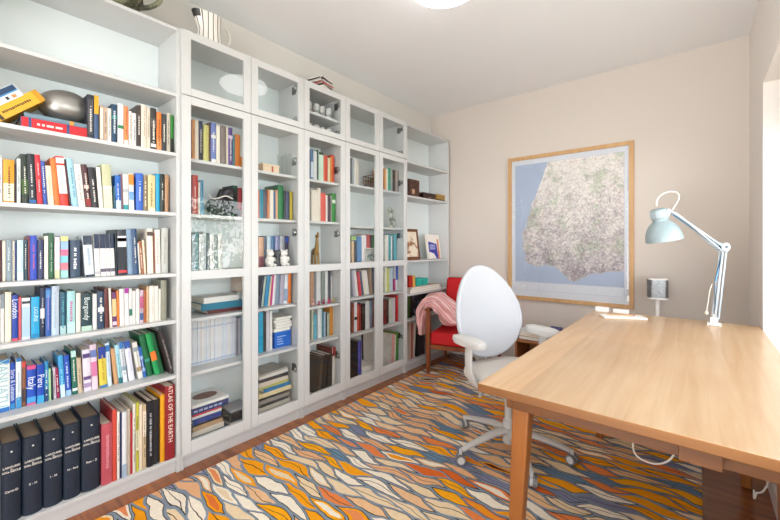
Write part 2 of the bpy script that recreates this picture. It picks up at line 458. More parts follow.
# ------------------------------------------------------------------ bookcases
PT = 0.018
def bookcase(name, label, Y0, W, shelves, cols, xf=-0.022, extra=(), two_backs=False):
    root = thing(name, label, 'bookcase', (xf - 0.134, Y0 + W / 2, 0), 0, 'white bookcases along the left wall')
    ox, oy = -(xf - 0.134), -(Y0 + W / 2)
    T4 = Matrix.Translation((ox, oy, 0))
    xb = -0.288; Y1 = Y0 + W
    def part(nm, m, mt=M_white, bev=0.0012, par=root): 
        m.v = [tuple(T4 @ Vector(v)) for v in m.v]
        return m.build(nm, mt, par, bevel=bev)
    part('side_panel', MB().box(xb, xf, Y0 + .0006, Y0 + PT, 0, 2.37))
    part('side_panel', MB().box(xb, xf, Y1 - PT, Y1 - .0006, 0, 2.37))
    part('back_panel', MB().box(xb + .001, xb + .006, Y0 + PT, Y1 - PT, 0.064, 2.352), M_inner_lift, 0)
    part('top_panel', MB().box(xb, xf, Y0 + PT, Y1 - PT, 2.352, 2.37))
    part('plinth', MB().box(xf - .03, xf - .014, Y0 + PT, Y1 - PT, 0, 0.064))
    part('bottom_panel', MB().box(xb, xf, Y0 + PT, Y1 - PT, 0.064, 0.082))
    part('shelf', MB().box(xb + .006, xf, Y0 + PT, Y1 - PT, 2.002, 2.02))
    sx = xf - (0.004 if not cols else 0.014)
    for z in shelves:
        part('shelf', MB().box(xb + .006, sx, Y0 + PT + .0008, Y1 - PT - .0008, z - PT, z))
    for z in extra:
        part('shelf', MB().box(xb + .006, sx, Y0 + PT + .0008, Y1 - PT - .0008, z - PT, z))
    n = cols
    for k in range(n):
        a = Y0 + W * k / n + .0015; b = Y0 + W * (k + 1) / n - .0015
        hinge_side = (n == 1) or k == 1
        for (za, zb, mid) in ((0.084, 2.0165, True), (2.0215, 2.370, False)):
            st = 0.046; rb = 0.064 if mid else 0.04; rt = 0.043
            fr = MB()
            x0, x1 = xf + .001, xf + .021
            fr.box(x0, x1, a, a + st, za, zb); fr.box(x0, x1, b - st, b, za, zb)
            fr.box(x0, x1, a + st, b - st, za, za + rb); fr.box(x0, x1, a + st, b - st, zb - rt, zb)
            if mid: fr.box(x0, x1, a + st, b - st, 1.022, 1.071)
            d = part('door', fr)
            xm = xf + .010
            panes = [(za + rb, 1.022), (1.071, zb - rt)] if mid else [(za + rb, zb - rt)]
            for (p, q) in panes:
                part('glass_pane', MB().box(xm, xm + .004, a + st - .0005, b - st + .0005, p - .0005, q + .0005), M_glass, 0, d)
            yh = (b - 0.012) if hinge_side else (a + 0.012)
            hz = [0.35, 1.30, 1.80] if mid else [2.08, 2.30]
            if hinge_side:
                for z in hz:
                    h = MB(); s_ = -1
                    h.sphere((xf - .004, b - st - .006 + .008, z), (.006, .020, .020), 12)
                    h.box(xf - .075, xf - .006, b - PT - .012, b - PT - .003, z - .011, z + .011)
                    h.box(xf - .08, xf - .045, b - PT - .010, b - PT - .001, z - .026, z + .026)
                    part('hinge', h, M_chrome, 0, d)
    return root

ext3 = at(340, 121, 'X', -.035).z
SH1 = [1.703, 1.385, 1.062, 0.813, 0.520]
SH2 = [1.690, 1.384, 1.062, 0.804, 0.505]
SH3 = [1.690, 1.388, 1.062, 0.762, 0.503]
SH4 = [1.705, 1.370, 1.062, 0.780, 0.486]
SH5 = [1.690, 1.060, 0.737, 0.490]
bookcase('bookcase', 'open white bookcase without doors at the left, nearest the camera', -0.8, 0.8, SH1, 0)
bookcase('bookcase', 'white two-door glass bookcase standing right of the open one, pitcher on top', 0.0, 0.8, SH2, 2)
bookcase('bookcase', 'narrow white single-door glass bookcase with tumblers in its top', 0.8, 0.4, SH3, 1, extra=[ext3])
bookcase('bookcase', 'white two-door glass bookcase between the narrow one and the corner bookcase', 1.2, 0.8, SH4, 2)
bookcase('bookcase', 'open white bookcase in the far corner behind the red armchair', 2.0, 0.8, SH5, 0)

# ------------------------------------------------------------------ rug
def rug_mat():
    m, nt, b = new_mat('woven_rug')
    N = lambda op, p, q=None, c=False: mathn(nt, op, p, q, c)
    v0 = mapping(nt)
    wv = noisen(nt, v0, 2.6, 2); wv2 = noisen(nt, v0, 9.0, 2)
    sw = nt.nodes.new('ShaderNodeSeparateColor'); nt.links.new(wv.outputs['Color'], sw.inputs[0])
    sw2 = nt.nodes.new('ShaderNodeSeparateColor'); nt.links.new(wv2.outputs['Color'], sw2.inputs[0])
    xy = nt.nodes.new('ShaderNodeSeparateXYZ'); nt.links.new(v0, xy.inputs[0])
    x = N('ADD', xy.outputs[0], N('MULTIPLY', N('SUBTRACT', sw.outputs[0], .5), .24))
    x = N('ADD', x, N('MULTIPLY', N('SUBTRACT', sw2.outputs[0], .5), .06))
    y = N('ADD', xy.outputs[1], N('MULTIPLY', N('SUBTRACT', sw.outputs[1], .5), .20))
    y = N('ADD', y, N('MULTIPLY', N('SUBTRACT', sw2.outputs[1], .5), .030))
    u = N('MULTIPLY', x, 1 / .36); v = N('MULTIPLY', y, 1 / .036)
    u = N('ADD', u, N('MULTIPLY', y, .9))
    cosu = N('COSINE', N('MULTIPLY', u, 2 * PI))
    nb = N('ROUND', v)
    par = N('MULTIPLY', N('FLOORED_MODULO', nb, 2.0), 1.0)
    sg = N('SUBTRACT', 1.0, N('MULTIPLY', par, 2.0))                     # +1 / -1
    A = .455
    bn = N('ADD', nb, N('MULTIPLY', N('MULTIPLY', sg, cosu), A))         # displaced seam nearest to v
    up = N('GREATER_THAN', v, bn)
    strip = N('SUBTRACT', nb, N('SUBTRACT', 1.0, up))
    sp_ = N('FLOORED_MODULO', strip, 2.0); ss = N('SUBTRACT', 1.0, N('MULTIPLY', sp_, 2.0))
    sc_ = N('MULTIPLY', ss, cosu)
    lo = N('ADD', strip, N('MULTIPLY', sc_, A)); hi = N('SUBTRACT', N('ADD', strip, 1.0), N('MULTIPLY', sc_, A))
    ed = N('MINIMUM', N('SUBTRACT', v, lo), N('SUBTRACT', hi, v))
    half = N('MULTIPLY', N('SUBTRACT', hi, lo), .5)
    idx = N('FLOOR', N('ADD', u, N('MULTIPLY', sp_, .5)))
    cv = nt.nodes.new('ShaderNodeCombineXYZ'); nt.links.new(strip, cv.inputs[0]); nt.links.new(idx, cv.inputs[1])
    wn = nt.nodes.new('ShaderNodeTexWhiteNoise'); wn.noise_dimensions = '2D'; nt.links.new(cv.outputs[0], wn.inputs['Vector'])
    sp = nt.nodes.new('ShaderNodeSeparateColor'); nt.links.new(wn.outputs['Color'], sp.inputs[0])
    pal = ramp(nt, [(0, '#ead2ac'), (.17, '#f2a01c'), (.36, '#e6b184'), (.50, '#f4e9d6'), (.63, '#e8854a'), (.73, '#6d8aa4'), (.765, '#e9bd90'), (.865, '#f6aa1e'), (.935, '#db6a2c'), (.972, '#8285a0')], 'CONSTANT')
    nt.links.new(sp.outputs[0], pal.inputs['Fac'])
    pal2 = ramp(nt, [(0, '#ead2ac'), (.25, '#ee9a20'), (.45, '#e58d58'), (.6, '#f4e9d6'), (.82, '#e2763a'), (.95, '#5a2e22')], 'CONSTANT')
    nt.links.new(sp.outputs[1], pal2.inputs['Fac'])
    fine = noisen(nt, mapping(nt, (60, 60, 60)), 1.0, 2)
    edj = N('ADD', ed, N('MULTIPLY', N('SUBTRACT', fine.outputs['Fac'], .5), .07))
    inner = N('MULTIPLY', N('GREATER_THAN', edj, .52), N('GREATER_THAN', sp.outputs[2], .80))
    col = mixc(nt, inner, pal.outputs['Color'], pal2.outputs['Color'])
    vein = N('SUBTRACT', N('SUBTRACT', v, N('MULTIPLY', N('ADD', lo, hi), .5)), N('MULTIPLY', N('SINE', N('MULTIPLY', u, 2 * PI)), .20))
    vl = N('MULTIPLY', N('LESS_THAN', N('ABSOLUTE', vein), .045), N('MULTIPLY', N('LESS_THAN', sp.outputs[2], .42), N('GREATER_THAN', half, .32)))
    col = mixc(nt, vl, col, '#3a3029')
    line = N('LESS_THAN', N('ABSOLUTE', N('SUBTRACT', edj, .185)), .05)
    line = N('MULTIPLY', line, N('GREATER_THAN', sp.outputs[1], .30))
    col = mixc(nt, N('LESS_THAN', edj, .16), col, '#8793a0')
    col = mixc(nt, line, col, '#2e2825')
    br = N('ADD', .88, N('MULTIPLY', fine.outputs['Fac'], .24))
    hs = nt.nodes.new('ShaderNodeHueSaturation'); nt.links.new(col, hs.inputs['Color']); nt.links.new(br, hs.inputs['Value'])
    nt.links.new(hs.outputs[0], b.inputs['Base Color'])
    b.inputs['Roughness'].default_value = 0.95; b.inputs['Specular IOR Level'].default_value = 0.1
    bp = nt.nodes.new('ShaderNodeBump'); bp.inputs['Strength'].default_value = .3; bp.inputs['Distance'].default_value = .004
    nt.links.new(fine.outputs['Fac'], bp.inputs['Height']); nt.links.new(bp.outputs['Normal'], b.inputs['Normal'])
    return m
RUGROT = 0.0
rg = MB().box(0.08, 2.135, -0.42, 2.80, 0, 0.012).build('rug', rug_mat(), bevel=0.004)
tag(rg, 'large woven rug with orange, cream and grey leaf pattern on the dark floor', 'rug')

# ------------------------------------------------------------------ desk
DX0, DX1, DY0, DY1, DZ = 1.54, 2.394, 0.341, 2.196, 0.743
M_desk = wood('desk_oak', '#b98f64', '#d2b28c', 'Y', 0.33, 0.18, plank=0.29, spec=.5)
M_deskleg = wood('desk_leg_oak', '#8a4f20', '#a96a32', 'Z', 0.35, 0.1)
M_deskap = wood('desk_rail_shaded', '#5f3818', '#7d4e26', 'X', 0.35, 0.1)  # rail wood darkened to stand for the shade under the desktop
dk = thing('desk', 'light oak writing desk standing against the window wall', 'desk', ((DX0 + DX1) / 2, (DY0 + DY1) / 2, 0))
dk.location.z = 0
T4 = Matrix.Translation((-(DX0 + DX1) / 2, -(DY0 + DY1) / 2, 0))
def dpart(nm, m, mt, bev=0.002):
    m.v = [tuple(T4 @ Vector(v)) for v in m.v]; return m.build(nm, mt, dk, bevel=bev)
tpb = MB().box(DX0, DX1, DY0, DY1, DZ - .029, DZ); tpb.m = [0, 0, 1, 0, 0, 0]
dpart('desktop', tpb, [M_desk, wood('desk_end_grain_shaded', '#744820', '#96622f', 'X', .4)], .003)  # end grain, darkened further to stand for shade on the front edge
az0, az1 = DZ - .088, DZ - .0292
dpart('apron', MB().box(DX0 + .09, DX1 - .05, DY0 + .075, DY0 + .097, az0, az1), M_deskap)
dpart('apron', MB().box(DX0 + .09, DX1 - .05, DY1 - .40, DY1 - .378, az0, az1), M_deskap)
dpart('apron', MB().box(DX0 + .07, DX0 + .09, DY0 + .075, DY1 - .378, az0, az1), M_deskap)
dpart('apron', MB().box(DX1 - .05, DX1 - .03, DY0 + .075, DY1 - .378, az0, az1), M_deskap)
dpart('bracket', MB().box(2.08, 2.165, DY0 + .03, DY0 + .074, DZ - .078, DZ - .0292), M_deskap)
def leg(xt, yt, xb, yb):
    m = MB(); z1 = DZ - .0295
    tp, bt = .030, .019
    zb = .0125 if xb < 2.1 else 0
    vs = [(xb + sx * bt, yb + sy * bt, zb) for sx in (-1, 1) for sy in (-1, 1)] + [(xt + sx * tp, yt + sy * tp, z1) for sx in (-1, 1) for sy in (-1, 1)]
    m.add(vs, [(0, 1, 3, 2), (4, 6, 7, 5), (0, 4, 5, 1), (2, 3, 7, 6), (0, 2, 6, 4), (1, 5, 7, 3)])
    dpart('leg', m, M_deskleg, .006)
leg(1.655, .462, 1.625, .442); leg(1.655, 1.78, 1.645, 1.80); leg(2.30, .50, 2.305, .49); leg(2.30, 1.745, 2.305, 1.752)

# ------------------------------------------------------------------ things on the desk
kt = thing('desk_tray', 'slim white tray lying near the far end of the oak desk', 'tray', (1.742, 1.985, DZ), math.radians(27))
MB().box(-.125, .125, -.052, .052, 0, .012).build('tray_body', mat('#f6f2ec', .35), kt, bevel=.004)
MB().box(-.085, .06, .012, .026, .0123, .016).build('wooden_strip', mat('#d9ab72', .5), kt)
MB().box(.066, .076, .012, .020, .0123, .016).build('red_peg', mat('#b8584a', .5), kt)
q = MB().box(1.558, 1.640, 2.12, 2.165, DZ, DZ + .034).build('cable_box', mat('#f3f1ee', .4), bevel=.004)
tag(q, 'small white plastic box at the far left corner of the desk', 'box')
q = MB().box(1.664, 1.755, 2.135, 2.18, DZ, DZ + .028).build('cable_box', mat('#f3f1ee', .4), bevel=.004)
tag(q, 'small white plastic box on the desk behind the slim white tray', 'box')

# ------------------------------------------------------------------ desk lamp
LB = at(714, 325, 'Z', DZ); LB.x -= 0.0
ZD = -(LB.x - CX) * SY + (LB.y - CY) * CYW
def lpt(x, y, dz=0.0):
    d = ray(x, y); return Vector((CX, CY, CZ)) + Vector(d) * (ZD + dz)
M_lw = mat('#b4c0c9', .35, var=.02); M_lb = mat('#97a9ad', .35, var=.02, coat=.4); M_steel = mat('#5b87a8', .3, .6); M_spr = mat('#6f8ba0', .35, .8)
dl = thing('desk_lamp', 'pale blue jointed desk lamp clamped to the far desk edge', 'lamp', LB)
base = MB()
base.box(-.032, .032, -.03, .03, 0, .012); base.box(-.018, .018, -.016, .016, .012, .045); base.lathe([(.012, .045), (.012, .062)], 14)
base.build('clamp_base', mat('#f4f2ef', .4), dl, bevel=.002)
def L(p): return p - LB
fw = Vector((-SY, CYW, 0)); rt = Vector((CYW, SY, 0))
p0, p1, p2 = lpt(713.5, 319), lpt(722, 247), lpt(669.5, 211)
arm = MB()
for s_ in (-1, 1):
    arm.tube([L(p0 + fw * .010 * s_), L(p1 + fw * .010 * s_)], .0065, 4)
    arm.tube([L(p0 + fw * .010 * s_ + rt * .022), L(p1 + fw * .010 * s_ + rt * .020)], .0055, 4)
la = arm.build('lower_arm', M_lw, dl)
MB().tube([L(p0 + rt * .010 + Vector((0, 0, .22))), L(p1 + rt * .010)], .0045, 8).build('spring', M_steel, la)
MB().tube([L(p0 + rt * .010 + Vector((0, 0, .02))), L(p0 + rt * .010 + Vector((0, 0, .2)))], .003, 8).build('spring', M_spr, la)
arm = MB(); dn = Vector((0, 0, -.022))
for s_ in (-1, 1):
    arm.tube([L(p1 + fw * .010 * s_), L(p2 + fw * .010 * s_)], .0065, 4)
    arm.tube([L(p1 + fw * .010 * s_ + dn * .9 - rt * .012), L(p2 + fw * .010 * s_ + dn * .5 + rt * .03)], .0055, 4)
ua = arm.build('upper_arm', M_lw, dl)
MB().tube([L(p1 + (p2 - p1) * .3 + dn * .35), L(p1 + (p2 - p1) * .92 + dn * .25)], .0042, 8).build('spring', M_steel, ua)
MB().tube([L(p1 + dn * .4), L(p1 + (p2 - p1) * .3 + dn * .4)], .003, 8).build('spring', M_spr, ua)
el = MB()
RM = Matrix.Translation(L(p1 + rt * .008)) @ Matrix(((rt.x, fw.x, 0, 0), (rt.y, fw.y, 0, 0), (0, 0, 1, 0), (0, 0, 0, 1)))
n = 24
poly = [(.026 * math.cos(2 * PI * k / n), .026 * math.sin(2 * PI * k / n)) for k in range(n)]
el.prism(poly, -.019, -.016, 0, RM); el.prism(poly, .016, .019, 0, RM)
poly = [(.006 * math.cos(2 * PI * k / 12), .006 * math.sin(2 * PI * k / 12)) for k in range(12)]
el.prism(poly, -.023, .023, 1, RM)
el.build('elbow_joint', [M_lw, mat('#27323c', .4)], dl)
# head: dome + vented cap, tilted a little
hc = lpt(664.5, 240.5)
tilt = Matrix.Translation(L(hc)) @ Matrix.Rotation(math.radians(-12), 4, fw)
hd = MB()
out = [(.092, 0), (.0925, .004), (.091, .022), (.086, .048), (.076, .074), (.060, .098), (.042, .114)]
inn = [(r - .0025, z - .0015) for r, z in out[1:]]
hd.lathe(out + [], 40, lo=False, hi=False, M=tilt); hd.lathe([(.0895, 0)] + inn, 40, lo=False, hi=True, mi=1, M=tilt)
hd.lathe([(.0895, 0), (.092, 0)], 40, lo=False, hi=False, M=tilt)
sh = hd.build('lamp_shade', [M_lb, mat('#f5f3ee', .5)], dl)
cap = MB()
cap.lathe([(.042, .113), (.038, .120), (.038, .126), (.043, .132), (.044, .142), (.043, .172), (.041, .182), (.030, .190), (.001, .193)], 28, lo=False, M=tilt)
capo = cap.build('lamp_cap', M_lb, dl)
vm = MB()
for k in range(14):
    a = 2 * PI * k / 14
    vm.box(.0415, .0450, -.0042, .0042, .138, .172, 0, tilt @ Matrix.Rotation(a, 4, 'Z'))
vm.build('cooling_vent', M_lw, capo)
kn = lpt(668.5, 211)
nk = MB(); nk.tube([L(kn), L(lpt(665.5, 219)) ], .012, 12); nk.sphere(L(kn), .014, 12)
nk.build('head_joint', mat('#dfe6ea', .35), dl)
cp = [lpt(*q) for q in ((656.5, 206), (656.5, 201), (659, 196.5), (664, 193.2), (670, 191.6), (676, 192), (679, 195), (678.5, 200), (675.5, 205), (672, 210))]
MB().tube([L(p) for p in cp], .0045, 8).build('cord', mat('#d9d4ca', .5), dl)
MB().tube([L(lpt(*q)) for q in ((712, 284), (709.5, 291), (708, 302), (706.5, 311))], .003, 8).build('cord', mat('#d9d4ca', .5), dl)
MB().sphere(L(lpt(706.5, 313)), (.009, .009, .012), 12).build('switch_knob', mat('#f3ead9', .5), dl)

# ------------------------------------------------------------------ speaker on its stand
sp_ = thing('speaker', 'white and grey speaker on a slender floor stand behind the desk', 'speaker', (1.878, 2.68, .0122))
hz0, hz1 = 0.788, 0.945
MB().lathe([(.11, 0), (.112, .006), (.10, .012), (.016, .018)], 36).build('stand_base', mat('#f1efec', .4), sp_)
MB().tube([(0, 0, .016), (0, 0, hz0 - .002)], .015, 16).build('stand_pole', mat('#f3f1ee', .4), sp_)
def rbox(w2, d2, z0, z1, r=.03, n=6):
    pts = []
    for cx_, cy_, a0 in ((w2 - r, d2 - r, 0), (-w2 + r, d2 - r, PI / 2), (-w2 + r, -d2 + r, PI), (w2 - r, -d2 + r, 1.5 * PI)):
        for k in range(n + 1): a = a0 + PI / 2 * k / n; pts.append((cx_ + r * math.cos(a), cy_ + r * math.sin(a)))
    k = len(pts); m = MB()
    m.add([(x, y, z0) for x, y in pts] + [(x, y, z1) for x, y in pts], [tuple(range(k))[::-1], tuple(range(k, 2 * k))] + [(i, (i + 1) % k, (i + 1) % k + k, i + k) for i in range(k)])
    return m
def grille():
    m, nt, b = new_mat('speaker_grille')
    w_ = noisen(nt, mapping(nt, (1, 1, 1)), 260, 1)
    r = ramp(nt, [(.4, '#6f7173'), (.6, '#a3a5a6')]); nt.links.new(w_.outputs['Fac'], r.inputs['Fac']); nt.links.new(r.outputs[0], b.inputs['Base Color'])
    b.inputs['Metallic'].default_value = .75; b.inputs['Roughness'].default_value = .38
    return m
so = rbox(.064, .056, hz0 + .012, hz1 - .010).build('grille', grille(), sp_)
rbox(.064, .056, hz1 - .0098, hz1).build('top_cap', mat('#f2f0ed', .4), sp_); rbox(.064, .056, hz0, hz0 + .0118).build('bottom_cap', mat('#f2f0ed', .4), sp_)
sp_.rotation_euler.z = math.radians(14)

# ------------------------------------------------------------------ framed map
PL, PR, PBm, PT_ = .6447, 1.7095, .6796, 2.0766
fx = thing('framed_map', 'large framed map in a pale wood frame on the back wall', 'picture', ((PL + PR) / 2, YB, PBm))
T5 = Matrix.Translation((-(PL + PR) / 2, -YB, -PBm))
fwd = .034
fm = MB(); ya, yb_ = YB - .030, YB - .001
fm.box(PL, PR, ya, yb_, PBm, PBm + fwd); fm.box(PL, PR, ya, yb_, PT_ - fwd, PT_)
fm.box(PL, PL + fwd, ya, yb_, PBm + fwd, PT_ - fwd); fm.box(PR - fwd, PR, ya, yb_, PBm + fwd, PT_ - fwd)
def fpart(nm, m, mt, bev=0, par=fx):
    m.v = [tuple(T5 @ Vector(v)) for v in m.v]; return m.build(nm, mt, par, bevel=bev, smooth=0)
fpart('frame', fm, wood('frame_wood', '#bd915c', '#cfa676', 'Z', .45), .002)
il, ir, ib, it_ = PL + fwd, PR - fwd, PBm + fwd, PT_ - fwd
def map_mat():
    m, nt, b = new_mat('map_print')
    v = mapping(nt)
    n1 = noisen(nt, v, 5.0, 4, .6); n2 = noisen(nt, v, 55, 5, .8); n3 = noisen(nt, v, 9.0, 4, .65, .5)
    nz = nt.nodes.new('ShaderNodeSeparateXYZ'); nt.links.new(v, nz.inputs[0])
    # woodland greens in broad patches
    g = ramp(nt, [(.53, '#ece5e0'), (.62, '#c6ccb9')]); nt.links.new(n1.outputs['Fac'], g.inputs['Fac'])
    # denser towns: closer to the middle and the south
    dens = mathn(nt, 'SUBTRACT', .62, mathn(nt, 'MULTIPLY', nz.outputs['Z'], .16))
    t = mathn(nt, 'ADD', mathn(nt, 'MULTIPLY', n2.outputs['Fac'], .75), mathn(nt, 'MULTIPLY', n3.outputs['Fac'], .40))
    tf = mathn(nt, 'MULTIPLY', mathn(nt, 'SUBTRACT', t, mathn(nt, 'SUBTRACT', .98, mathn(nt, 'MULTIPLY', dens, .95))), 3.8, clamp=True)
    col = mixc(nt, tf, g.outputs['Color'], '#75687a')
    vo = nt.nodes.new('ShaderNodeTexVoronoi'); vo.feature = 'DISTANCE_TO_EDGE'; vo.inputs['Scale'].default_value = 17; nt.links.new(v, vo.inputs['Vector'])
    ln = mathn(nt, 'LESS_THAN', vo.outputs['Distance'], .035)
    col = mixc(nt, mathn(nt, 'MULTIPLY', ln, .28), col, '#a8736c')
    n4 = noisen(nt, v, 60, 3, .8)
    dk_ = mathn(nt, 'MULTIPLY', mathn(nt, 'GREATER_THAN', n4.outputs['Fac'], .60), mathn(nt, 'MULTIPLY', dens, .7))
    col = mixc(nt, dk_, col, '#5c5560')
    nt.links.new(col, b.inputs['Base Color']); b.inputs['Roughness'].default_value = .6
    return m
yf = YB - .012
fpart('map_sheet', MB().box(il, ir, yf, yf + .006, ib, it_), map_mat())
def uv(u, v_): return (il + (ir - il) * u, ib + (it_ - ib) * v_)
def inlay(nm, pts, mt, k=1):
    m = MB(); m.prism([uv(*p) for p in pts], yf - .0006 * k, yf - .0006 * (k - 1)); return fpart(nm, m, mt)
sea = mat('#aab7cf', .6, var=.05, scale=12); sea2 = mat('#b9c4d6', .6, var=.05, scale=12)
coast = [(.035, .965), (.345, .965), (.33, .93), (.315, .90), (.30, .86), (.27, .80), (.25, .765), (.235, .73), (.20, .69), (.185, .63), (.17, .585), (.15, .555), (.155, .52), (.12, .49), (.10, .45), (.115, .40), (.10, .36), (.12, .325), (.145, .30), (.125, .27), (.15, .245), (.19, .235),
         (.23, .215), (.28, .225), (.33, .235), (.39, .225), (.45, .20), (.50, .165), (.53, .135), (.565, .125), (.60, .13), (.64, .155), (.68, .165), (.73, .185), (.79, .19), (.85, .205), (.91, .20), (.965, .21), (.965, .105), (.035, .105)]
def roughen(pts, amp, rnd):
    out = []
    for (a, b_), (c, d) in zip(pts, pts[1:] + pts[:1]):
        out.append((a, b_))
        L_ = math.hypot(c - a, d - b_); k = int(L_ / .02)
        edge = (abs(a - .035) < .001 and abs(c - .035) < .001) or (abs(b_ - d) < .001) or (abs(a - c) < .001)
        for i in range(1, k):
            t = i / k; j = 0 if edge else amp
            out.append((a + (c - a) * t + rnd.uniform(-j, j), b_ + (d - b_) * t + rnd.uniform(-j, j)))
    return out
inlay('sea_area', roughen(coast, .006, random.Random(3)), sea, 1)
pale = mat('#dcdce2', .6, var=.05, scale=40)
mg = MB()
for (a, b_, c, d) in ((0, 0, .035, 1), (.965, 0, 1, 1), (.035, .965, .965, 1), (.035, 0, .965, .105)):
    (xa, za), (xb_, zb_) = uv(a, b_), uv(c, d); mg.box(xa, xb_, yf - .0014, yf - .0006, za, zb_)
fpart('map_margin', mg, mat('#d9dbe3', .6, var=.06, scale=30))
gr = MB()
for u in (.035, .145, .26, .965): 
    (xa, za), (xb_, zb_) = uv(u - .0015, .03), uv(u + .0015, .965 if u in (.035, .965) else .30); gr.box(xa, xb_, yf - .0018, yf - .0014, za, zb_)
for v_ in (.105, .965, .045):
    (xa, za), (xb_, zb_) = uv(.035, v_ - .001), uv(.965, v_ + .001); gr.box(xa, xb_, yf - .0018, yf - .0014, za, zb_)
fpart('grid_lines', gr, mat('#b9bed2', .6))
fpart('glass_pane', MB().box(il, ir, YB - .022, YB - .019, ib, it_), glass_mat(1.5))

# ------------------------------------------------------------------ cables
def curve3(pts, n=10):
    pts = [Vector(p) for p in pts]; out = []
    P = [pts[0]] + pts + [pts[-1]]
    for i in range(1, len(P) - 2):
        a, b_, c, d = P[i - 1:i + 3]
        for k in range(n):
            t = k / n
            out.append(.5 * ((2 * b_) + (c - a) * t + (2 * a - 5 * b_ + 4 * c - d) * t * t + (3 * b_ - a - 3 * c + d) * t ** 3))
    out.append(pts[-1]); return out
def cpt(x, y, Yp): return at(x, y, 'Y', Yp)
c1 = curve3([cpt(634, 440, .98), cpt(633, 447, .98), cpt(636, 455, .98), cpt(645, 461, .98), cpt(657, 464, .98), cpt(668, 461, .98), cpt(674, 454, .98), cpt(673, 448, .98), cpt(664, 449, .985), cpt(650, 446, .99), cpt(641, 441, .99)])
ca = MB().tube(c1, .0035, 8).build('power_cable', mat('#f2ece0', .5)); tag(ca, 'white power cable hanging in a loop under the desk', 'cable')
c2 = curve3([Vector((2.335, 1.50, .60)), cpt(754, 490, 1.5), cpt(757, 492.5, 1.5), cpt(762, 492, 1.5), cpt(766, 487, 1.5), cpt(768, 480, 1.5), Vector((2.386, 1.5, .5))])
ca = MB().tube(c2[10:], .0035, 8).build('power_cable', mat('#f2ece0', .5)); tag(ca, 'short white cable hanging by the wall below the window sill', 'cable')

# ================================================================== CHAIRS
# office chair, facing local +x
RZ = .012
oc = thing('office_chair', 'white office chair with egg-shaped back and armrests at the desk', 'chair', (1.262, 1.30, RZ), math.radians(-23.5))
M_oc = mat('#c9c7c3', .55, var=.02); M_mesh = mat('#b9bbc0', .75, var=.03, scale=250, bump=.15); M_ocs = mat('#dad5cd', .6, var=.03)
M_cast = mat('#cfcfce', .4); M_tyre = mat('#77787a', .5)
# backrest shell (polar egg grid, hollow towards the sitter)
bk = MB(); R_, N_ = 9, 40
vs = [(0, 0, 0)]; fs = []
def bpos(r, th):
    y = .240 * r * math.cos(th) * (1 - .17 * r * math.sin(th)); z = .268 * r * math.sin(th)
    x = -.215 - .17 * z + .95 * y * y - .030 * math.cos(min(1, abs(z + .10) / .2) * PI / 2) * 0 + .35 * max(0, -z - .12) ** 1.5
    return (x, y, .80 - RZ + z)
vs = [bpos(0, 0)]
for i in range(1, R_ + 1):
    for k in range(N_): vs.append(bpos(math.sin(i / R_ * PI / 2), 2 * PI * k / N_))
for k in range(N_): fs.append((0, 1 + k, 1 + (k + 1) % N_))
for i in range(R_ - 1):
    for k in range(N_):
        a = 1 + i * N_ + k; b = 1 + i * N_ + (k + 1) % N_; fs.append((a, a + N_, b + N_, b))
bk.add(vs, fs)
bo = bk.build('backrest', M_mesh, oc, solid=.030, sub=1, smooth=180)
rim = [bpos(1.0, 2 * PI * k / N_) for k in range(N_ + 1)]
MB().tube(rim, .0165, 8).build('backrest_rim', M_mesh, bo, smooth=60)
# seat
st = MB(); n = 36; prof = [(.86, .432), (.97, .440), (1.0, .458), (.985, .480), (.93, .494), (.6, .498), (.2, .494)]
vs = []; fs = []
for s_, z in prof:
    for k in range(n):
        a = 2 * PI * k / n; ca, sa = math.cos(a), math.sin(a)
        e = .62
        vs.append((.025 + .235 * s_ * math.copysign(abs(ca) ** e, ca), .245 * s_ * math.copysign(abs(sa) ** e, sa), z - RZ))
for j in range(len(prof) - 1):
    for k in range(n):
        a = j * n + k; b = j * n + (k + 1) % n; fs.append((a, b, b + n, a + n))
fs += [tuple(range(n))[::-1], tuple(range((len(prof) - 1) * n, len(prof) * n))]
st.add(vs, fs); st.build('seat', M_ocs, oc, smooth=50)
# spine from seat to back
MB().tube(curve3([(-.10, 0, .405), (-.20, 0, .41), (-.245, 0, .46), (-.235, 0, .56), (-.222, 0, .66)], 6), .036, 12, sq=(.5, 1)).build('back_support', M_oc, oc)
# arms
for s_ in (-1, 1):
    a = MB().tube(curve3([(.02, s_ * .10, .418), (.02, s_ * .19, .414), (.02, s_ * .255, .43), (.01, s_ * .288, .48), (.0, s_ * .294, .57), (.0, s_ * .288, .655)], 6), .026, 12, sq=(.62, 1.25))
    ao = a.build('armrest', M_oc, oc)
    p = MB(); n = 28; vs = []; fs = []
    prof = [(.55, .636), (.92, .642), (1.0, .660), (.96, .678), (.7, .687), (.2, .689)]
    for q, z in prof:
        for k in range(n):
            t = 2 * PI * k / n; vs.append((-.004 + .128 * q * math.copysign(abs(math.cos(t)) ** .7, math.cos(t)), s_ * .288 + .046 * q * math.copysign(abs(math.sin(t)) ** .8, math.sin(t)), z + .004))
    for j in range(len(prof) - 1):
        for k in range(n):
            u = j * n + k; w_ = j * n + (k + 1) % n; fs.append((u, w_, w_ + n, u + n))
    fs += [tuple(range(n))[::-1], tuple(range((len(prof) - 1) * n, len(prof) * n))]
    p.add(vs, fs).build('arm_pad', M_oc, ao, smooth=50)
m = MB(); m.box(-.12, .10, -.085, .085, .372, .419); m.build('mechanism', M_oc, oc, bevel=.012)
m = MB().tube([(.03, -.08, .395), (.03, -.22, .385), (.05, -.26, .380)], .008, 8); m.build('lever', mat('#cfd3d6', .35, .3), oc)
m = MB(); m.lathe([(.028, .045), (.032, .05), (.032, .17), (.028, .18), (.022, .185), (.022, .372)], 24); m.build('gas_column', M_oc, oc)
ANG = [-116.5, 167, -49, 15, 96]
